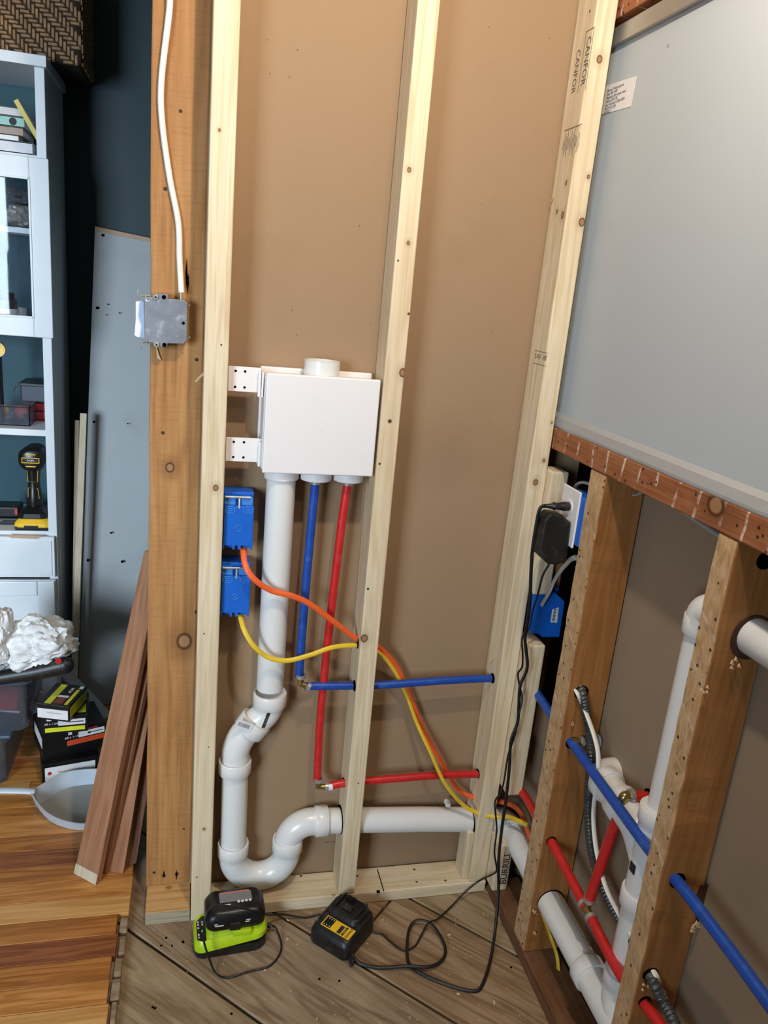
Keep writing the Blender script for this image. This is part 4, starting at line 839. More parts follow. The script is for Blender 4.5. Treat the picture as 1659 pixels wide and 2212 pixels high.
# ================================================================== CHARGERS
t = thing('lime_charger', 'lime green and black battery charger on the subfloor by the left stud', 'charger', (0.115, -0.08, 0))
gx = lambda pts, z: [Vector((x, y, z)) for x, y in pts]
def stacked(mb, secs, mi=0):
    return mb.loft(secs, mi, smooth=False)
yaw = 0.06
T_ = Matrix.Translation(Vector((0.113, -0.072, 0))) @ Matrix.Rotation(yaw, 4, 'Z')
def oval(x0, x1, y0, y1, z, n=7, lr=0.02, rr=0.03):
    P_ = []
    for (cx, cy, r, a0) in ((x1-rr, y1-rr, rr, 0), (x0+lr, y1-lr, lr, 90), (x0+lr, y0+lr, lr, 180), (x1-rr, y0+rr, rr, 270)):
        for k in range(n): a = math.radians(a0+90*k/(n-1)); P_.append(T_ @ Vector((cx+math.cos(a)*r, cy+math.sin(a)*r, z)))
    return P_
mb = MB(); mb.loft([oval(-0.083, 0.080, -0.040, 0.045, 0.0), oval(-0.086, 0.083, -0.043, 0.047, 0.005), oval(-0.086, 0.083, -0.043, 0.047, 0.026)]); mb.build('charger_base', M['black'], t)
# sloped lime shell: high on the right/back, low at the front left
def shell(z_l, z_r, x0, x1, y0, y1, **k):
    R = oval(x0, x1, y0, y1, 0, **k); o = []
    for p in R:
        l = T_.inverted() @ p; f_ = (l.x-x0)/(x1-x0); o.append(p+Vector((0, 0, z_l+(z_r-z_l)*f_)))
    return o
mb = MB(); mb.loft([shell(0.018, 0.040, -0.087, 0.084, -0.044, 0.048), shell(0.034, 0.052, -0.087, 0.084, -0.044, 0.048), shell(0.046, 0.060, -0.084, 0.080, -0.036, 0.046)]); mb.build('lime_shell', M['lime'], t)
mb = MB(); mb.loft([shell(0.045, 0.058, -0.060, 0.076, -0.036, 0.044), shell(0.066, 0.068, -0.058, 0.074, -0.028, 0.042)]); mb.build('lime_cradle', plain('lime_plastic_upper', (166, 196, 28), 0.4), t)
mb = MB(); mb.box(T_ @ Vector((0.0, -0.041, 0.052)), T_ @ Vector((0.045, -0.03, 0.066))); mb.build('front_step', M['lime'], t, bevel=0.003)
# indicator panel on the left slope
fm = T_ @ Matrix.Translation(Vector((-0.071, -0.002, 0.0475))) @ Matrix.Rotation(math.radians(5), 4, 'Y')
mb = MB(); mb.prism([fm @ Vector(p) for p in ((-0.010, -0.030, 0), (0.004, -0.036, 0), (0.011, -0.034, 0), (0.011, 0.040, 0), (0.004, 0.040, 0), (-0.010, 0.024, 0))], (0, 0, 0.0016)); mb.build('indicator_panel', M['boxblack'], t)
mb = MB()
for ix, x in enumerate((-0.006, 0.004)):
    for iy, y in enumerate((-0.024, -0.016, 0.004, 0.014, 0.022)):
        if ix and iy == 2: continue
        mb.box((x-0.0018, y-0.0022, 0.0016), (x+0.0018, y+0.0022, 0.002), fm)
mb.build('panel_icon', M['label'], t, kind='stuff')
MB().cyl(fm @ Vector((0.004, -0.006, 0.0016)), (0, 0, 1), 0.0030, 0.0012, 14).build('green_light', M['green_led'], t)
MB().tube([T_ @ Vector((0.080, 0.012, 0.022)), T_ @ Vector((0.098, 0.004, 0.020))], 0.0055, 12).build('cord_boot', M['black'], t)
bt = thing('battery_pack', 'black battery pack with grey warning label seated on the lime charger', 'battery', tuple(T_ @ Vector((0.008, 0.005, 0.066))))
def bring(z, g=0.0, dy=0.0): return oval(-0.062+g, 0.078-g, -0.036+g+dy, 0.050-g+dy, z, lr=0.020, rr=0.022)
mb = MB(); mb.loft([bring(0.0665, 0.003), bring(0.072), bring(0.096, 0.0, 0.002), bring(0.108, 0.006, 0.004), bring(0.111, 0.012, 0.005)]); mb.build('battery_case', M['boxblack'], bt)
B_ = T_ @ Matrix.Translation(Vector((0.006, 0.010, 0.1112)))
MB().box((-0.034, -0.006, 0), (0.042, 0.022, 0.0006), B_).build('warning_label', M['grey_print'], bt)
MB().box((-0.033, 0.022, 0), (0.038, 0.026, 0.0007), B_).build('orange_band', plain('salmon_print', (214, 120, 90), 0.5), bt)
mb = MB()
for x in (0.010, 0.019, 0.028, 0.037): mb.cyl(B_ @ Vector((x, -0.008, 0)), (0, 0, 1), 0.0038, 0.0010, 14)
mb.build('label_symbol', M['label'], bt)
MB().box((-0.034, -0.017, 0), (-0.010, -0.012, 0.0006), B_).build('white_mark', M['label'], bt)
mb = MB()
for x0_, x1_, z_ in ((-0.044, -0.036, 0.088), (-0.042, -0.022, 0.083), (0.030, 0.040, 0.090), (0.028, 0.038, 0.085)): mb.box((x0_, -0.0368, z_), (x1_, -0.0355, z_+0.0018), T_)
mb.build('case_print', M['label'], bt)
MB().box((-0.008, -0.040, 0.068), (0.018, -0.034, 0.088), T_).build('release_button', M['black'], bt, bevel=0.002)
# black charger
DW = Matrix.Translation(Vector((0.382, -0.094, 0))) @ Matrix.Rotation(math.radians(-45), 4, 'Z')
t = thing('black_charger', 'black battery charger with a yellow label on the subfloor by the middle stud', 'charger', mw=DW)
def ov(x0, x1, y0, y1, z, r=0.018, n=6, z2=None):
    P_ = []
    for (cx, cy, a0) in ((x1-r, y1-r, 0), (x0+r, y1-r, 90), (x0+r, y0+r, 180), (x1-r, y0+r, 270)):
        for k in range(n):
            a = math.radians(a0+90*k/(n-1)); x, y = cx+math.cos(a)*r, cy+math.sin(a)*r
            zz = z if z2 is None else z+(z2-z)*(y-y0)/(y1-y0)
            P_.append(DW @ Vector((x, y, zz)))
    return P_
# local x: across the label, local y: towards the cradle (away from the viewer)
mb = MB(); mb.loft([ov(-0.056, 0.056, -0.060, 0.064, 0.0), ov(-0.058, 0.058, -0.062, 0.066, 0.006), ov(-0.058, 0.058, -0.062, 0.066, 0.030), ov(-0.054, 0.054, -0.056, 0.064, 0.044, z2=0.052), ov(-0.048, 0.048, -0.048, 0.062, 0.050, z2=0.056)]); mb.build('charger_body', M['black'], t)
mb = MB(); mb.loft([ov(-0.046, 0.046, -0.010, 0.062, 0.052), ov(-0.044, 0.044, -0.004, 0.060, 0.066)]); mb.build('battery_cradle', M['black'], t, bevel=0.002)
mb = MB(); mb.loft([ov(-0.034, 0.034, 0.010, 0.056, 0.0662, r=0.006), ov(-0.034, 0.034, 0.010, 0.056, 0.0668, r=0.006)]); mb.build('cradle_well', M['boxblack'], t)
mb = MB(); mb.box((-0.034, 0.008, 0.066), (-0.029, 0.058, 0.072), DW); mb.box((0.029, 0.008, 0.066), (0.034, 0.058, 0.072), DW); mb.box((-0.012, 0.012, 0.066), (0.012, 0.03, 0.071), DW); mb.build('cradle_rail', M['black'], t, bevel=0.0015)
mb = MB()
for k in range(6): mb.box((-0.022+k*0.004, 0.040, 0.0668), (-0.0205+k*0.004, 0.056, 0.073), DW)
mb.build('contact_fin', M['black'], t)
Lb = DW @ Matrix.Translation(Vector((0.008, -0.031, 0.0525))) @ Matrix.Rotation(math.radians(2.5), 4, 'X')
mb = MB(); mb.box((-0.042, -0.0165, 0), (0.040, 0.0165, 0.0012), Lb); mb.build('yellow_label', M['dyellow'], t, bevel=0.0005)
MB().box((-0.039, -0.014, 0.0012), (-0.016, 0.014, 0.0016), Lb).build('label_panel', M['boxblack'], t)
mb = MB()
for x, y in ((-0.035, -0.010), (-0.028, -0.010), (-0.020, -0.010), (-0.033, 0.010), (-0.026, 0.010), (-0.020, 0.010)): mb.cyl(Lb @ Vector((x, y, 0.0016)), (0, 0, 1), 0.0014, 0.0004, 10)
mb.build('label_dot', M['label'], t, kind='stuff')
MB().box((0.003, -0.014, 0.0012), (0.013, 0.010, 0.0016), Lb).box((0.016, -0.014, 0.0012), (0.022, 0.012, 0.0016), Lb).build('label_block', M['ink'], t)
text('label_word', 'DEWALT', 0.0082, Lb @ Matrix.Translation(Vector((0.031, 0, 0.0016))) @ Matrix.Rotation(math.radians(90), 4, 'Z'), M['ink'], t, sx=0.95)
text('label_number', 'DCB107', 0.0046, Lb @ Matrix.Translation(Vector((0.019, -0.001, 0.0018))) @ Matrix.Rotation(math.radians(90), 4, 'Z'), M['dyellow'], t)
MB().box((-0.052, -0.040, 0.046), (-0.042, -0.028, 0.049), DW).build('hang_slot', M['steel'], t, bevel=0.001)
mb = MB()
for k in range(7): mb.box((0.0+k*0.007, -0.0625, 0.018), (0.0025+k*0.007, -0.0605, 0.034), DW)
mb.build('vent_slot', M['boxblack'], t, kind='stuff')
MB().tube([DW @ Vector((0.055, -0.045, 0.012)), DW @ Vector((0.066, -0.058, 0.014)), DW @ Vector((0.076, -0.064, 0.012))], 0.0052, 12).build('cord_boot', M['black'], t)

# ================================================================== LEFT ROOM: BOOKCASE
YC = 0.95; YB = 1.265
def cz(px, py, y=YC): return Y(px, py, y).z
bc = thing('bookcase', 'tall white bookcase with glass door and drawers against the teal wall', 'bookcase', (-0.75, 1.1, 0.02))
xR = -0.422; xL = -1.12
zt0 = cz(60, 142); 
MB().box((xR-0.026, YC, 0.02), (xR, YB, zt0)).build('side_panel', M['paint'], bc, bevel=0.0015)
MB().box((xL, YC, 0.02), (xL+0.026, YB, zt0)).build('side_panel', M['paint'], bc, bevel=0.0015)
MB().box((xL-0.01, YC-0.015, zt0), (xR+0.008, YB+0.005, zt0+0.028)).build('top_board', M['paint'], bc, bevel=0.0015)
MB().box((xL, YB-0.01, 0.02), (xR-0.026, YB, zt0)).build('back_panel', plain('teal_back_panel', (18, 66, 78), 0.6), bc)
zs_sh = cz(60, 928); MB().box((xL+0.026, YC+0.004, zs_sh-0.020), (xR-0.026, YB-0.01, zs_sh)).build('shelf', M['paint'], bc, bevel=0.001)
zs_lo = cz(60, 1150); MB().box((xL+0.026, YC+0.002, zs_lo-0.010), (xR-0.026, YB-0.01, zs_lo+0.004)).build('shelf', M['paint'], bc, bevel=0.001)
zd1 = cz(60, 340); zd0 = cz(60, 726)
MB().box((xL+0.026, YC+0.02, zd1-0.008), (xR-0.026, YB-0.01, zd1+0.010)).build('shelf', M['paint'], bc, bevel=0.001)
MB().box((xL+0.026, YC+0.02, zd0-0.004), (xR-0.026, YB-0.01, zd0+0.014)).build('shelf', M['paint'], bc, bevel=0.001)
zms = cz(30, 490, 1.0); MB().box((xL+0.026, YC+0.05, zms-0.016), (xR-0.03, YB-0.01, zms)).build('shelf', M['paint'], bc, bevel=0.001)
# glass door: right stile x from px 67 to 109
xs0, xs1 = cz and Y(67, 500, YC-0.02).x, Y(109, 500, YC-0.02).x
dr_ = MB(); fwz = 0.058
dr_.box((xs0, YC-0.022, zd0), (xs1, YC-0.002, zd1)); dr_.box((xL+0.02, YC-0.022, zd1-fwz), (xs0, YC-0.002, zd1)); dr_.box((xL+0.02, YC-0.022, zd0), (xs0, YC-0.002, zd0+fwz)); dr_.box((xL+0.02, YC-0.022, zd0), (xL+0.08, YC-0.002, zd1))
door = dr_.build('door', M['paint'], bc, bevel=0.002)
MB().box((xL+0.06, YC-0.014, zd0+fwz-0.01), (xs0+0.01, YC-0.010, zd1-fwz+0.01)).build('glass_pane', M['glass'], door)
mb = MB()
mb.box((xs0-0.004, YC-0.0245, zd0+fwz-0.006), (xs0+0.002, YC-0.018, zd1-fwz+0.006)); mb.box((xL+0.08, YC-0.0245, zd1-fwz-0.002), (xs0, YC-0.018, zd1-fwz+0.004)); mb.box((xL+0.08, YC-0.0245, zd0+fwz-0.004), (xs0, YC-0.018, zd0+fwz+0.002)); mb.build('door_moulding', M['paint'], door, bevel=0.001)
# drawers
def drawer(z1, z0, panel, name):
    d = MB().box((xL+0.004, YC-0.018, z0), (xR-0.006, YC-0.001, z1)).build(name, M['paint'], bc, bevel=0.002)
    if panel:
        mb = MB(); f_ = 0.052
        for a, b in (((xL+0.006, z0+0.002), (xR-0.009-f_, z0+f_)), ((xL+0.006, z1-f_), (xR-0.009-f_, z1-0.002)), ((xR-0.008-f_, z0+0.002), (xR-0.008, z1-0.002))): mb.box((a[0], YC-0.026, a[1]), (b[0], YC-0.0185, b[1]))
        mb.build('raised_frame', M['paint'], d, bevel=0.003)
    else: MB().box((xL+0.01, YC-0.021, z0+0.008), (xR-0.014, YC-0.017, z1-0.012)).build('raised_field', M['paint'], d, bevel=0.002)
    return d
d1 = drawer(cz(60, 1156), cz(60, 1243), False, 'drawer'); d2 = drawer(cz(60, 1249), 0.10, True, 'cupboard_door')
a, b_ = Y(15, 1155, YC-0.02), Y(95, 1155, YC-0.02)
MB().prism([Vector((a.x, YC-0.022, a.z)), Vector((a.x+0.012, YC-0.022, a.z-0.010)), Vector((b_.x-0.02, YC-0.022, a.z-0.012)), Vector((b_.x, YC-0.022, a.z-0.001))], (0, 0.004, 0)).build('finger_pull', M['mdf'], d1)
MB().box((xL+0.03, YC+0.02, 0.02), (xR-0.028, YC+0.035, 0.09)).build('plinth', M['paint'], bc)

# contents: books
def book(label, x0, x1, z0, z1, col, y0=YC+0.025, y1=YC+0.20, mark=None):
    t = thing('book', label, 'book', ((x0+x1)/2, (y0+y1)/2, z0), group='books lying on the top shelf of the bookcase')
    m_ = plain('book_cover_%d_%d_%d' % col, col, 0.5); h = (z1-z0)
    mb = MB(); mb.box((x0, y0, z0), (x1, y1, z0+h*0.12)); mb.box((x0, y0, z1-h*0.12), (x1, y1, z1)); mb.box((x0, y0, z0), (x1, y0+0.003, z1)); mb.build('cover', m_, t, bevel=0.0008)
    MB().box((x0+0.002, y0+0.003, z0+h*0.12), (x1-0.003, y1-0.003, z1-h*0.12)).build('pages', M['label'], t)
    if mark: MB().cyl((x1-mark, y0-0.0004, (z0+z1)/2), (0, 1, 0), h*0.38, 0.001, 16).build('spine_emblem', M['ink'], t)
    return t
zs_ = zd1+0.010; yk = YC+0.025
bz = [Y(20, v, yk).z for v in (327, 307, 300, 293, 275, 257, 245)]
zc = zs_
for lab, pxr, py0, py1, col, mk in (('thick white book at the bottom of the stack on top shelf', 70, 329, 306, (206, 206, 212), None), ('thin white book second from bottom of the shelf stack', 40, 306, 297, (224, 222, 220), None), ('taupe book in the middle of the shelf stack', 50, 297, 281, (150, 132, 118), None), ('pale green book with a black round emblem in the shelf stack', 53, 281, 262, (140, 186, 176), 0.03), ('white book on top of the shelf stack', 52, 262, 246, (196, 192, 194), None)):
    h = (py0-py1)/0.66/1000*0.92
    x1 = Y(pxr, (py0+py1)/2, yk).x; book(lab, x1-0.19, x1, zc, zc+h, col, mark=mk); zc += h+0.0005
A_, B_ = Y(31, 213, YC+0.06), Y(97, 325, YC+0.06)
A_, B_ = Y(38, 213, YC+.004), Y(101, 322, YC+.004); d_ = (B_-A_).normalized(); n_ = Vector((-d_.z, 0, d_.x))
t = thing('yellow_book', 'slim yellow edged book leaning against the right side of top shelf', 'book', tuple(B_))
B2 = B_; A2 = A_
mb = MB(); mb.prism([A2, B2, B2-n_*0.013, A2-n_*0.013], (0, 0.018, 0)); mb.build('cover', plain('yellow_book', (206, 188, 92), 0.5), t, bevel=0.001)

# things behind the glass
def simple(name, label, cat, group=None, loc=(0, 0, 0)): return thing(name, label, cat, loc, group=group)
yi = YC+0.12; zdB = zd0+0.0145
c = Y(40, 675, yi); t = simple('white_cup', 'white cylindrical cup behind the glass door of the bookcase', 'cup', loc=(c.x, yi, zdB))
MB().ring((c.x, yi, zdB), (0, 0, 1), 0.024, 0.022, 0.06).cyl((c.x, yi, zdB), (0, 0, 1), 0.023, 0.003).build('cup_wall', M['label'], t)
c = Y(14, 665, yi-0.03); t = simple('dark_bottle', 'dark jar with a pale paper label behind the glass door', 'jar', loc=(c.x, yi-0.03, zdB))
MB().cyl((c.x, yi-0.03, zdB), (0, 0, 1), 0.032, 0.085, 24).cyl((c.x, yi-0.03, zdB+0.085), (0, 0, 1), 0.024, 0.02, 24).build('jar_body', M['boxblack'], t, bevel=0.004)
MB().ring((c.x, yi-0.03, zdB+0.012), (0, 0, 1), 0.0325, 0.0330, 0.045).build('paper_label', M['label'], t)
c = Y(58, 680, yi+0.02); t = simple('glass_jar', 'small clear jar right of the white cup behind the glass', 'jar', loc=(c.x, yi+0.02, zdB))
MB().cyl((c.x+0.006, yi+0.02, zdB), (0, 0, 1), 0.02, 0.06, 20).build('jar_body', M['frost'], t, bevel=0.003)
c = Y(42, 470, yi); t = simple('plastic_bag', 'crinkled clear plastic bag on the shelf behind the glass', 'bag', loc=(c.x, yi, zms))
def blob(cen, rad, amp, seed, fr=3.4, lev=4, flatb=None):
    bm = bmesh.new(); bmesh.ops.create_icosphere(bm, subdivisions=lev, radius=1.0); mb = MB()
    vs = []
    for v in bm.verts:
        n = v.co.normalized(); q = n*fr*0.5+Vector((seed, seed*1.7, 0))
        f_ = 1+amp*0.8*(mnoise.noise(q))+amp*0.75*(0.3-abs(mnoise.noise(q*1.9)))+amp*0.34*(0.3-abs(mnoise.noise(q*4.1)))+amp*0.16*(0.3-abs(mnoise.noise(q*8.5)))
        p = Vector((n.x*rad[0]*f_, n.y*rad[1]*f_, n.z*rad[2]*f_))
        if flatb is not None and p.z < -flatb: p.z = -flatb
        vs.append(p+Vector(cen))
    mb.add(vs, [[v.index for v in f.verts] for f in bm.faces], 0, True); bm.free(); return mb
blob((c.x+0.01, yi, zms+0.034), (0.05, 0.05, 0.034), 0.35, 3.1, 7, 4, 0.032).build('bag_film', plain('clear_film', (150, 146, 138), 0.25), t)
c = Y(42, 430, yi); t = simple('grey_cushion', 'dark grey folded cloth on top of the bag behind the glass', 'cloth', loc=(c.x, yi, zms+0.066))
blob((c.x+0.01, yi, zms+0.088), (0.055, 0.05, 0.024), 0.3, 8.1, 6, 4, 0.02).build('folded_cloth', plain('grey_cloth', (84, 86, 92), 0.8), t)

# shelf with bins
zb_ = zs_sh
yk2 = YC+0.05
a, b_ = Y(-40, 930, yk2), Y(63, 880, yk2)
t = simple('clear_tray', 'clear plastic tray of small parts on the middle shelf', 'tray', loc=((a.x+b_.x)/2, yk2+.05, zb_))
H = 0.062; x0, x1 = b_.x-0.15, b_.x
mb = MB(); mb.box((x0, yk2, zb_+.001), (x1, yk2+0.10, zb_+0.003)); mb.box((x0, yk2, zb_+.001), (x1, yk2+0.002, zb_+H)); mb.box((x0, yk2+0.098, zb_+.001), (x1, yk2+0.10, zb_+H)); mb.box((x1-0.002, yk2, zb_+.001), (x1, yk2+0.10, zb_+H)); mb.build('tray_body', M['frost'], t)
MB().box((x0, yk2-0.003, zb_+H-0.004), (x1+0.003, yk2, zb_+H+0.004)).box((x1, yk2-0.003, zb_+H-0.004), (x1+0.003, yk2+0.103, zb_+H+0.004)).build('tray_rim', M['frost'], t)
mb = MB(); rq = random.Random(2)
for i in range(26): mb.box((-.006, -.006, -.004), (.006, .006, .004), Matrix.Translation(Vector((rq.uniform(x0+.01, x1-.012), rq.uniform(yk2+.012, yk2+.088), zb_+0.010+rq.uniform(0, .03)))) @ Matrix.Rotation(rq.uniform(0, 3), 4, 'X') @ Matrix.Rotation(rq.uniform(0, 3), 4, 'Z'))
mb.build('small_parts', plain('mixed_small_parts', (96, 92, 100), 0.5, var=0.6, scale=80), t, kind='stuff')
for px, col, nm, ad in ((45, 'red', 'pink red', 'pink'), (4, 'dyellow', 'yellow', 'yellow')):
    c = Y(px, 872, yk2+0.05); tt = simple('small_roll', '%s round roll lying in the clear plastic tray' % nm, 'roll', loc=(c.x, c.y, zb_+0.03)); MB().cyl((c.x, c.y-0.01, zb_+0.038), (0, 1, 0), 0.020, 0.02, 20).build('tape', M[col], tt, bevel=0.003)
a, b_ = Y(58, 905, YC+0.14), Y(112, 868, YC+0.14)
t = simple('red_case', 'red plastic case at the back of the middle shelf', 'case', loc=(b_.x, YC+.2, zb_)); MB().box((a.x, YC+0.15, zb_+.001), (xR-0.028, YC+0.28, zb_+0.058)).build('case_body', M['red'], t, bevel=0.006)
MB().box((a.x+0.02, YC+0.148, zb_+0.03), (xR-0.04, YC+0.152, zb_+0.034)).build('case_seam', M['boxblack'], t)
a = Y(44, 860, YC+0.15); b_ = Y(108, 822, YC+0.15)
t = simple('dark_case', 'dark grey case stacked on the red case on the middle shelf', 'case', loc=(b_.x, YC+.2, zb_+0.059)); MB().box((a.x, YC+0.15, zb_+0.059), (xR-0.028, YC+0.27, zb_+0.059+0.062)).build('case_body', plain('slate_plastic', (58, 64, 76), 0.5), t, bevel=0.006)
MB().box((a.x-0.004, YC+0.148, zb_+0.112), (xR-0.028, YC+0.27, zb_+0.122)).build('case_lid', M['boxblack'], t, bevel=0.002)
MB().tube(arc((a.x-0.001, YC+0.145, zb_+0.095), (-1, 0, 0), (0, 0, 1), 0.016, -60, 70, 10), 0.002, 8).build('case_latch', M['steel'], t)
c = Y(-6, 755, YC+0.06); t = simple('tape_measure', 'yellow tool edge poking in at left of the shelf below the door', 'tool', loc=(c.x, c.y, c.z-.03)); MB().cyl(c, (0, 1, 0), 0.022, 0.03, 24).build('tool_body', M['dyellow'], t, bevel=0.004)
MB().ring(c+Vector((0, -0.001, 0)), (0, -1, 0), 0.020, 0.0225, 0.002).build('tool_rim', M['label'], t)
MB().cyl((c.x, c.y+0.01, zb_+0.001), (0, 0, 1), 0.01, c.z-zb_-0.02, 12).build('tool_stand', M['boxblack'], t)

# drill
yd = YC+0.075; hc = Y(73, 987, yd); scl = 1/0.652/1000
t = thing('cordless_drill', 'black and yellow cordless drill standing on its battery on the lower shelf', 'drill', (hc.x, yd, zs_lo+.005))
hx, hz_ = hc.x, hc.z
def sup(rx, rz, y, n=24, p=2.6, dz=0):
    o = []
    for k in range(n):
        a = 2*math.pi*k/n; c, s = math.cos(a), math.sin(a)
        o.append(Vector((hx+math.copysign(abs(c)**(2/p), c)*rx, y, hz_+dz+math.copysign(abs(s)**(2/p), s)*rz)))
    return o
mb = MB(); mb.loft([sup(.020, .026, yd-.052), sup(.033, .034, yd-.047), sup(.040, .038, yd-.035), sup(.037, .038, yd), sup(.034, .036, yd+.045), sup(.024, .026, yd+.065)]); mb.build('motor_housing', M['boxblack'], t)
MB().cyl((hx, yd+.06, hz_), (0, 1, 0), .021, .045, 24, r2=.012).build('chuck', M['steel'], t, bevel=.002)
mb = MB()
for a, b in (((-.024, -.009), (.024, -.0065)), ((-.024, .0065), (.024, .009)), ((-.026, -.009), (-.0235, .009)), ((.0235, -.009), (.026, .009))): mb.box((hx+a[0], yd-.0545, hz_+a[1]), (hx+b[0], yd-.046, hz_+b[1]))
mb.box((hx-.015, yd-.053, hz_+.017), (hx+.015, yd-.043, hz_+.0205)); mb.box((hx-.015, yd-.053, hz_-.0215), (hx+.015, yd-.043, hz_-.018)); mb.build('yellow_trim', M['dyellow'], t, bevel=.001)
MB().box((hx-.021, yd-.0535, hz_-.006), (hx+.021, yd-.05, hz_+.006)).build('rear_badge', M['boxblack'], t)
text('badge_text', 'XR', 0.0085, frame((hx, yd-.0540, hz_), (1, 0, 0), (0, -1, 0)), M['label'], t, sx=2.0)
zbase = zs_lo+.005
hd = [Vector((hx-.002, yd, hz_-.02)), Vector((hx-.002, yd-.002, hz_-.06)), Vector((hx-.001, yd-.004, hz_-.105)), Vector((hx, yd-.004, zbase+.055))]
MB().tube(spline(hd, 6), lambda i, L: .0215+.003*math.cos(L*50), 18, flat=1.2).build('handle', M['boxblack'], t)
mb = MB(); yh = yd-.031
for a in ([(-.016, -.035), (-.014, -.075), (.014, -.075), (.017, -.03)], [(-.015, -.125), (-.014, -.095), (.014, -.095), (.018, -.13)]):
    mb.tube([Vector((hx+x, yh, hz_+z)) for x, z in a], .0009, 6)
mb.build('handle_piping', M['dyellow'], t)
mb = MB(); mb.loft([[Vector((hx+cx*k1, yd-.01+cy*k2, z)) for cx, cy in ((-1, -1), (-.6, -1.15), (.6, -1.15), (1, -1), (1, 1), (-1, 1))] for z, k1, k2 in ((zbase+.036, .045, .05), (zbase+.052, .038, .044), (zbase+.068, .022, .024))], smooth=False); mb.build('handle_foot', M['boxblack'], t, bevel=.004)
mb = MB(); mb.loft([[Vector((hx+.003+cx*k1, yd-.012+cy*k2, z)) for cx, cy in ((-1, -1), (-.7, -1.15), (.7, -1.15), (1, -1), (1, 1), (-1, 1))] for z, k1, k2 in ((zbase+.010, .056, .056), (zbase+.024, .055, .055), (zbase+.038, .040, .046))], smooth=False); mb.build('battery_shell', M['dyellow'], t, bevel=.004)
mb = MB(); mb.box((hx-.050, yd-.072, zbase), (hx+.056, yd+.044, zbase+.014)); mb.build('battery_base', M['boxblack'], t, bevel=.004)
mb = MB(); mb.box((hx-.022, yd-.0775, zbase+.008), (hx+.020, yd-.070, zbase+.018)); mb.build('battery_latch', M['boxblack'], t, bevel=.001)
MB().box((hx-.017, yd-.063, zbase+.026), (hx+.014, yd-.056, zbase+.040)).build('release_tab', M['dyellow'], t, bevel=.002)
# second tool battery at left
c = Y(20, 1105, YC+0.10); t = thing('spare_battery', 'black battery with a red tab left of the drill on lower shelf', 'battery', (c.x, c.y, zbase-.001))
MB().box((c.x-.055, c.y-.04, zbase-.001), (c.x+.042, c.y+.05, zbase+.022)).build('battery_base', M['boxblack'], t, bevel=.005)
MB().box((c.x-.048, c.y-.034, zbase+.022), (c.x+.036, c.y+.045, zbase+.058)).build('battery_case', M['boxblack'], t, bevel=.006)
MB().box((c.x+.024, c.y-.036, zbase+.034), (c.x+.032, c.y-.033, zbase+.054)).build('red_tab', M['red_print'], t)
MB().box((c.x-.03, c.y-.042, zbase+.012), (c.x-.012, c.y-.039, zbase+.017)).build('printed_mark', M['inkgrey'], t)

# basket on the bookcase
zK = zt0+0.0285
t = thing('wicker_basket', 'dark woven herringbone wicker basket on top of the bookcase', 'basket', (-0.62, 1.12, zK))
xb1 = Y(176, 60, 1.0).x; yB0, yB1 = 1.0, 1.26; hB = 0.30
MB().box((-0.98, yB0, zK), (xb1, yB1, zK+hB)).build('basket_core', plain('dark_wicker_core', (38, 26, 16), 0.9), t, bevel=.012)
wk = MB(); W_ = 0.0100; Ln = 0.0285
def slat(cx, cz_, dx, dz, face):
    jj = rq.uniform(0.0015, 0.0035)
    if face == 0: a, b = Vector((cx-dx/2, yB0-jj, cz_-dz/2)), Vector((cx+dx/2, yB0+.001, cz_+dz/2))
    else: a, b = Vector((xb1-.001, cx-dx/2, cz_-dz/2)), Vector((xb1+jj, cx+dx/2, cz_+dz/2))
    c = (a+b)/2; h = (b-a)/2; vs = []
    for sx in (-1, 1):
        for sy in (-1, 1):
            for sz in (-1, 1):
                k = 0.72 if ((face == 0 and sy < 0) or (face == 1 and sx > 0)) else 1.0
                vs.append(Vector((c.x+h.x*sx*(k if face == 0 else 1), c.y+h.y*sy*(k if face == 1 else 1), c.z+h.z*sz*k)))
    wk.add(vs, [(0, 1, 3, 2), (4, 6, 7, 5), (0, 4, 5, 1), (2, 3, 7, 6), (0, 2, 6, 4), (1, 5, 7, 3)])
for face, (u0, u1) in ((0, (-0.98, xb1)), (1, (yB0, yB1))):
    n_i = int((u1-u0)/W_); n_j = int(hB/W_)
    for i in range(n_i):
        for j in range(n_j):
            k = (i+j) % 6           # 2/2... herringbone: start of horizontal slat where k==0, vertical where k==3
            u = u0+i*W_; z = zK+j*W_
            if k == 0 and u+Ln < u1+.006: slat(u+Ln/2, z+W_/2, Ln*.95, W_*.86, face)
            if k == 3 and z+Ln < zK+hB: slat(u+W_/2, z+Ln/2, W_*.86, Ln*.95, face)
wk.build('woven_slats', plain('wicker', (140, 104, 64), 0.6, var=0.35, scale=60), t, kind='stuff')

# gray board leaning at the teal wall
z0b = 0.022
A0, A1 = Z(172, 1500, 0.021), Z(333, 1560, 0.021)
g_tl = Y(205, 489, 1.245); g_tr = Y(333, 516, 1.245)
slope = (g_tr-g_tl).normalized()
bl_ = Y(167, 1508, 1.02); ex = 0.33
q = [g_tl, g_tl+slope*ex, Vector((bl_.x+ex, 1.02, 0.022)), Vector((bl_.x, 1.02, 0.022))]
t = thing('leaning_board', 'wide pale blue-grey painted board leaning against the teal wall', 'board', tuple(q[3]))
n_ = Vector((0, 1, 0.12)).normalized()*0.018
MB().prism(q, n_).build('board', M['board'], t, bevel=.001)
MB().prism([q[0]+Vector((0, -.002, 0)), q[1]+Vector((0, -.002, 0)), q[1]+Vector((0, -.002, -.014)), q[0]+Vector((0, -.002, -.018))], (0, 0.012, 0)).build('torn_edge', M['mdf'], t)
mb = MB()
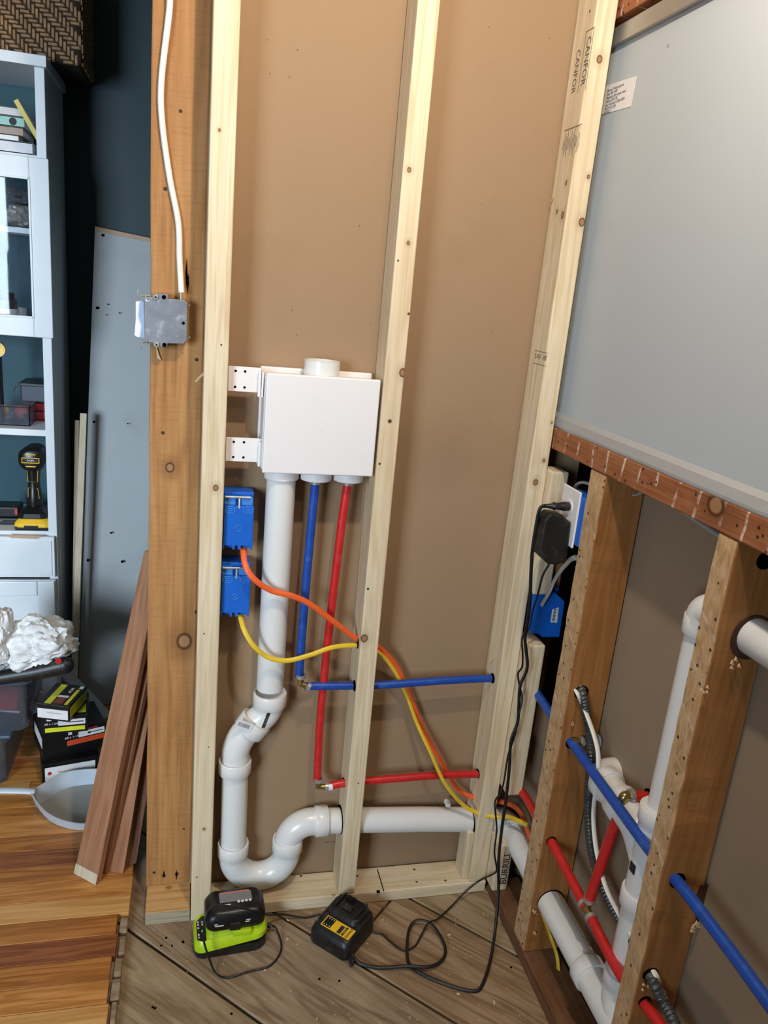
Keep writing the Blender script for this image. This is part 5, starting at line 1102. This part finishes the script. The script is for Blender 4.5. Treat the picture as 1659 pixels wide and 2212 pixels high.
for px, py in ((222, 508), (233, 657), (210, 665), (230, 680), (258, 676), (276, 915), (203, 911), (240, 1151), (190, 1210), (264, 1213)):
    f_ = (py-489)/1020; c = Y(px, py, 1.245-0.225*f_-0.004); mb.cyl(c, (0, -1, 0), rq.uniform(.002, .005), .002, 8)
mb.build('nail_hole', M['dark'], t)
# strips
def lath(label, pt, pb, w, mat, th=.02):
    t = thing('lath_strip', label, 'lath', tuple(pb)); d = (pt-pb).normalized(); sx = Vector((1, 0, 0)); sx = (sx-d*sx.dot(d)).normalized()
    MB().prism([pb-sx*w/2, pb+sx*w/2, pt+sx*w/2, pt-sx*w/2], d.cross(sx)*-th if d.cross(sx).y < 0 else d.cross(sx)*th).build('lath', mat, t, bevel=.001)
lath('bare pale lath strip leaning between bookcase and grey board, the taller one', Y(180, 893, 1.06), Vector((Y(155, 1480, .93).x, .93, 0.022)), .020, M['strip'])
lath('bare pale lath strip leaning against the wall, the shorter one beside the bookcase', Y(166, 908, 1.10), Vector((Y(156, 1480, .975).x, .975, 0.022)), .013, M['strip'])
lath('dark brown lath strip leaning beside the grey board', Y(190, 900, 1.235), Vector((Y(166, 1490, 1.06).x, 1.065, 0.022)), .022, M['darkstrip'])
# brown planks leaning on the post
def plank(label, bl, br, tl, tr, th, mat, endc=None):
    bl, br, tl, tr = map(Vector, (bl, br, tl, tr)); o = (bl+br)/2; zax = ((tl+tr)/2-o).normalized(); xax = (br-bl)
    mw = frame(o, xax-zax*xax.dot(zax), zax); t = thing('brown_plank', label, 'plank', mw=mw, group=None)
    n = (br-bl).cross(tl-bl).normalized()
    if n.y < 0: n = -n
    MB().prism([bl, br, tr, tl], n*th).build('plank_wood', mat, t, bevel=.0015)
    if endc is not None:
        k = 0.035; MB().prism([bl-n*.0006, br-n*.0006, br.lerp(tr, k)-n*.0006, bl.lerp(tl, k)-n*.0006], -n*.0006).build('bare_end', endc, t)
    return t
P_b = Z(160, 1886, 0.0215); P_b2 = Z(207, 1912, 0.0215)
dt = (Y(325, 1190, 0.10)-Z(163, 1880, 0.0215)); 
plank('brown stained plank leaning on the old post, nearest and widest, with a bare end', P_b, P_b2, Y(311, 1190, 0.150), Y(352, 1190, 0.133), .018, M['brown_board'], M['strip'])
plank('brown plank leaning just behind the front plank, showing a thin edge', P_b+Vector((.018, .036, 0)), P_b2+Vector((.020, .034, 0)), Y(318, 1270, 0.172), Y(353, 1300, 0.158), .014, M['brown_board'])
plank('grooved brown plank leaning third from the front beside the post', Z(227, 1890, 0.0215)+Vector((.004,.012,0)), Z(266, 1888, 0.0215), Y(316, 1380, 0.200), Y(350, 1380, 0.192), .014, M['brown_board'])
plank('grooved brown plank leaning at the back beside the post', Z(262, 1884, 0.0215)+Vector((0,.012,0)), Z(294, 1872, 0.0215)+Vector((0,.012,0)), Y(338, 1400, 0.222), Y(368, 1400, 0.216), .012, wood('grooved_board', ((104, 72, 54), (126, 90, 68), (142, 106, 82)), axis=2, fine=0.14))

# screw boxes
def carton(label, fl_, fr_, z0, z1, depth, prints):
    a, b = Vector(fl_), Vector(fr_); a.z = b.z = z0; W = (b-a).length; mw = frame(a, b-a, (0, 0, 1)); H = z1-z0
    t = thing('screw_carton', label, 'carton', mw=mw, group=None)
    MB().box((0, 0, 0), (W, depth, H), mw).build('carton_box', M['boxblack'], t, bevel=.0012)
    for (nm, face, u0, v0, u1, v1, mat) in prints:
        if face == 'f': A = (W*u0, -.0006, H*v0); B = (W*u1, 0, H*v1)
        elif face == 't': A = (W*u0, depth*v0, H); B = (W*u1, depth*v1, H+.0006)
        elif face == 'l': A = (-.0006, depth*u0, H*v0); B = (0, depth*u1, H*v1)
        else: A = (W, depth*u0, H*v0); B = (W+.0006, depth*u1, H*v1)
        MB().box(A, B, mw).build(nm, M[mat], t)
    return t, mw, W, H
zA = .0212; HA = .066; HBx = .088; HC = .058; HD = .052
z1 = zA+HA; z2 = z1+HBx+.001; z3 = z2+HC; z4 = z3+HD
FA = Z(90, 1653, z1); FAr = Z(214, 1632, z1)
tA, mwA, W, H = carton('black screw carton with a long white side label, bottom of the pile', FA, FAr, zA, z1, .15, [('white_label', 'f', .05, .12, .93, .80, 'label')])
text('label_print', 'Deck Screws  Tornillos  Vis', .007, mwA @ frame((W*.52, -.0012, H*.5), (1, 0, 0), (0, -1, 0)), M['inkgrey'], tA)
MB().cyl(mwA @ Vector((W*.13, -.0008, H*.5)), mwA.to_3x3() @ Vector((0, -1, 0)), .006, .0006, 16).build('red_dot', M['red_print'], tA)
FB = Z(91, 1590, z2-.001); FBr = Z(228, 1559, z2-.001)
tB, mwB, W, H = carton('black screw carton with a red-orange stripe label, second from bottom', FB, FBr, z1+.0005, z2-.001, .14, [('white_label', 'f', .56, .62, .98, .84, 'label'), ('orange_stripe', 'f', .38, .38, .98, .58, 'ora_print'), ('side_label', 'l', .05, .45, .85, .85, 'label'), ('white_block', 'f', .40, .80, .46, .94, 'label'), ('red_text_bar', 'f', .50, .86, .86, .94, 'red_print')])
text('label_print', '#8 x 1-1/4"', .010, mwB @ frame((W*.47, -.0010, H*.70), (1, 0, 0), (0, -1, 0)), M['label'], tB)
MB().box((W*.74, -.0012, H*.72), (W*.95, -.0006, H*.75), mwB).cyl(mwB @ Vector((W*.73, -.0012, H*.735)), mwB.to_3x3() @ Vector((0, -1, 0)), .004, .0005, 10).build('screw_picture', M['ink'], tB)
FC = Z(88, 1551, z3); FCr = Z(190, 1542, z3)
tC, mwC, W, H = carton('black and yellow screw carton, second from the top of the pile', FC, FCr, z2, z3, .13, [('yellow_stripe', 'f', .08, .12, .93, .36, 'yel_print'), ('white_label', 'f', .36, .46, .94, .78, 'label'), ('white_block', 'f', .12, .78, .22, .95, 'label'), ('yellow_side', 't', .66, .10, .95, .75, 'yel_print')])
text('label_print', '#8 x 1-5/8"', .009, mwC @ frame((W*.23, -.0010, H*.60), (1, 0, 0), (0, -1, 0)), M['label'], tC)
MB().box((W*.60, -.0012, H*.60), (W*.90, -.0006, H*.65), mwC).build('screw_picture', M['ink'], tC)
FD = Z(79, 1519, z4); FDr = Z(149, 1527, z4); BD = Z(178, 1477, z4)
tD, mwD, W, H = carton('small black and yellow screw carton on top of the pile', FD, FDr, z3+.0005, z4, .125, [('white_label', 'f', .02, .12, .96, .72, 'label'), ('yellow_band', 't', .20, .05, .40, .95, 'yel_print'), ('yellow_edge', 't', .80, .08, .90, .78, 'yel_print'), ('deck_picture', 't', .45, .10, .72, .34, 'brown_print'), ('grey_field', 't', .42, .38, .74, .46, 'label'), ('yellow_side', 'r', .05, .20, .95, .85, 'yel_print'), ('white_block', 't', .82, .84, .95, .95, 'label')])
text('label_print', 'STAR', .013, mwD @ frame((W*.66, .09, H+.0008), (0, 1, 0), (0, 0, 1)), M['label'], tD)
text('label_print', 'Wood Screws for Decks', .0045, mwD @ frame((W*.55, -.0009, H*.5), (1, 0, 0), (0, -1, 0)), M['inkgrey'], tD)
# small blue-white bit right of the pile, grey board lying behind
t = thing('grey_offcut', 'flat grey board lying tilted on the floor behind the screw cartons', 'board', tuple(Z(180, 1520, .022)))
a, b_, c_, d_ = Y(125, 1452, .98), Y(150, 1445, 1.0), Y(246, 1545, .80), Y(225, 1552, .78)
MB().prism([Vector((p.x, p.y, max(p.z, .03))) for p in (a, b_, c_, d_)], (0, 0.004, -.016)).build('board', M['board'], t, bevel=.001)

# bins, bag, tool handle
def tub(name, label, fr, W, D, z0, z1, tap, rim, mat):
    t = thing(name, label, 'storage bin', (fr.x-W/2, fr.y+D/2, z0), group=None); mb = MB(); R = []
    def rect(z, g, r=.02):
        P_ = []; x0, x1, y0, y1 = fr.x-W-g, fr.x+g, fr.y-g, fr.y+D+g
        for cx, cy, a0 in ((x1-r, y1-r, 0), (x0+r, y1-r, 90), (x0+r, y0+r, 180), (x1-r, y0+r, 270)):
            for k in range(5): a = math.radians(a0+22.5*k); P_.append(Vector((cx+math.cos(a)*r, cy+math.sin(a)*r, z)))
        return P_
    mb.loft([rect(z1, tap), rect(z0+.004, 0), rect(z0, -.004)], caps=False); mb.f.append(list(range(len(mb.v)-20, len(mb.v)))); mb.m.append(0); mb.sm.append(False)
    o = mb.build('bin_body', mat, t); sm = o.modifiers.new('solid', 'SOLIDIFY'); sm.thickness = .002
    m2_ = MB(); m2_.loft([rect(z1-.014, tap+.004), rect(z1-.012, tap+rim), rect(z1, tap+rim), rect(z1+.001, tap+.001), rect(z1-.012, tap+.001)], caps=False); m2_.build('bin_rim', mat, t)
    return t
f1 = Z(14, 1693, .0205); zl = Y(20, 1590, f1.y).z
tub('storage_bin', 'lower clear plastic storage bin on the hardwood floor at the left edge', f1, .36, .26, .0205, zl, .008, .010, M['frost'])
MB_l = thing('bin_lid', 'dark grey lid of the lower plastic bin carrying the upper bin', 'lid', (f1.x-.17, f1.y+.13, zl))
MB().box((f1.x-.38, f1.y-.022, zl+.002), (f1.x+.022, f1.y+.285, zl+.014)).build('lid', plain('slate_lid', (70, 84, 98), 0.5), MB_l, bevel=.004)
f2 = Vector((Y(57, 1568, f1.y).x, f1.y, 0)); zu = Y(70, 1462, f1.y).z
tub('storage_bin', 'upper clear plastic storage bin with red packets under the black handle', f2, .38, .26, zl+.0145, zu, .010, .012, M['frost'])
t = thing('red_packet', 'red and white packet seen through the upper clear bin', 'packet', (f2.x-.1, f2.y+.05, zl+.02))
fm = Matrix.Translation(Vector((f2.x-.10, f2.y+.03, zl+.09))) @ Matrix.Rotation(.12, 4, 'Y')
MB().box((-.12, -.006, -.022), (.075, .02, .022), fm).build('packet_body', M['red_print'], t, bevel=.003)
MB().box((-.12, -.0075, -.026), (.08, -.005, -.022), fm).box((-.12, -.0075, .016), (.02, -.005, .022), fm).build('white_strip', M['label'], t)
yh_ = f1.y-.02
hA, hB_ = Y(-70, 1478, yh_), Y(140, 1437, yh_)
t = thing('black_handled_tool', 'black tool handle with a red button lying across the upper bin', 'tool', tuple(hA))
rh = lambda i, L: .018+.0085*min(1, L/.28) if L > .001 else .010
pts = spline([hA, hA.lerp(hB_, .35), hA.lerp(hB_, .7)+Vector((0, 0, -.003)), hB_], 8)
MB().tube(pts, rh, 20, flat=.9).build('grip', M['black'], t)
blob(hB_, (.026, .024, .0265), .0, 0, lev=3).build('grip_end', M['black'], t)
c = Y(126, 1429, yh_-.0245); MB().cyl(c+Vector((0, .004, 0)), (0, -1, 0), .0085, .003, 18).build('red_button', M['red'], t)
bm_ = plain('white_plastic_bag', (226, 226, 224), 0.42, var=.04)
c = Y(84, 1388, f1.y+.03); t = thing('plastic_bag', 'crumpled white plastic bag bulging over the right of the upper bin', 'bag', (c.x, c.y, zu))
blob(c, (.092, .075, .074), .42, 1.3, 3.4, 5).build('bag_film', bm_, t)
c = Y(20, 1400, f1.y+.06); blob(c+Vector((0, 0, -.01)), (.06, .06, .06), .5, 5.3, 3.6, 5).build('bag_fold', bm_, t)
c = Y(-12, 1372, f1.y); t = thing('plastic_bag', 'crumpled white plastic bag cut off by the left edge of view', 'bag', (c.x, c.y, zu))
blob(c, (.045, .06, .085), .4, 9.2, 3.4, 5).build('bag_film', bm_, t)

# dustpan
zr = .068
near = [(68, 1712), (82, 1734), (104, 1756), (139, 1772), (177, 1778), (215, 1775)]
far = [(74, 1706), (95, 1693), (127, 1674), (158, 1665), (206, 1661), (250, 1664)]
N_ = [Z(a, b, zr-.004*i) for i, (a, b) in enumerate(near)]; F_ = [Z(a, b, zr) for a, b in far]
N_ = spline(N_, 5); F_ = spline(F_, 5)
t = thing('dustpan', 'pale grey plastic dustpan scoop lying on the hardwood floor', 'dustpan', (N_[10].x, N_[10].y, .0205))
mb = MB()
for L_ in (N_, F_):
    sgn = 1 if L_ is F_ else -1; base = [Vector((p.x+.010, p.y-.012*sgn, .022)) for p in L_]; out = [p+Vector((-.002, .003*sgn, 0)) for p in L_]; ob = [p+Vector((-.002, .003*sgn, -.001)) for p in base]
    n = len(L_); vs_ = L_+base+out+ob
    fs = []
    for i in range(n-1): fs += [(i, i+1, n+i+1, n+i), (2*n+i, 3*n+i, 3*n+i+1, 2*n+i+1), (i, 2*n+i, 2*n+i+1, i+1)]
    mb.add(vs_, fs, 0, True)
mb.build('scoop_wall', M['milky'], t)
mb = MB(); n = len(N_); vs_ = [Vector((p.x+.010, p.y+.012, .023)) for p in N_]+[Vector((p.x+.010, p.y-.012, .023)) for p in F_]
mb.add(vs_, [(i, i+1, n+i+1, n+i) for i in range(n-1)], 0, False); mb.build('scoop_floor', plain('milky_plastic_dusty', (170, 166, 156), .5), t)
hp_ = [Z(-70, 1712, .060), Z(-10, 1708, .066), Z(40, 1708, .068), Z(76, 1710, .064)]
MB().tube(spline(hp_, 6), lambda i, L: .0125, 14, flat=.55, ref=(0, 1, 0)).build('dustpan_handle', M['milky'], t)
MB().box(Z(-60, 1712, .021)+Vector((0, -.006, 0)), Z(-50, 1712, .021)+Vector((0, .006, .03))).build('handle_foot', M['milky'], t)
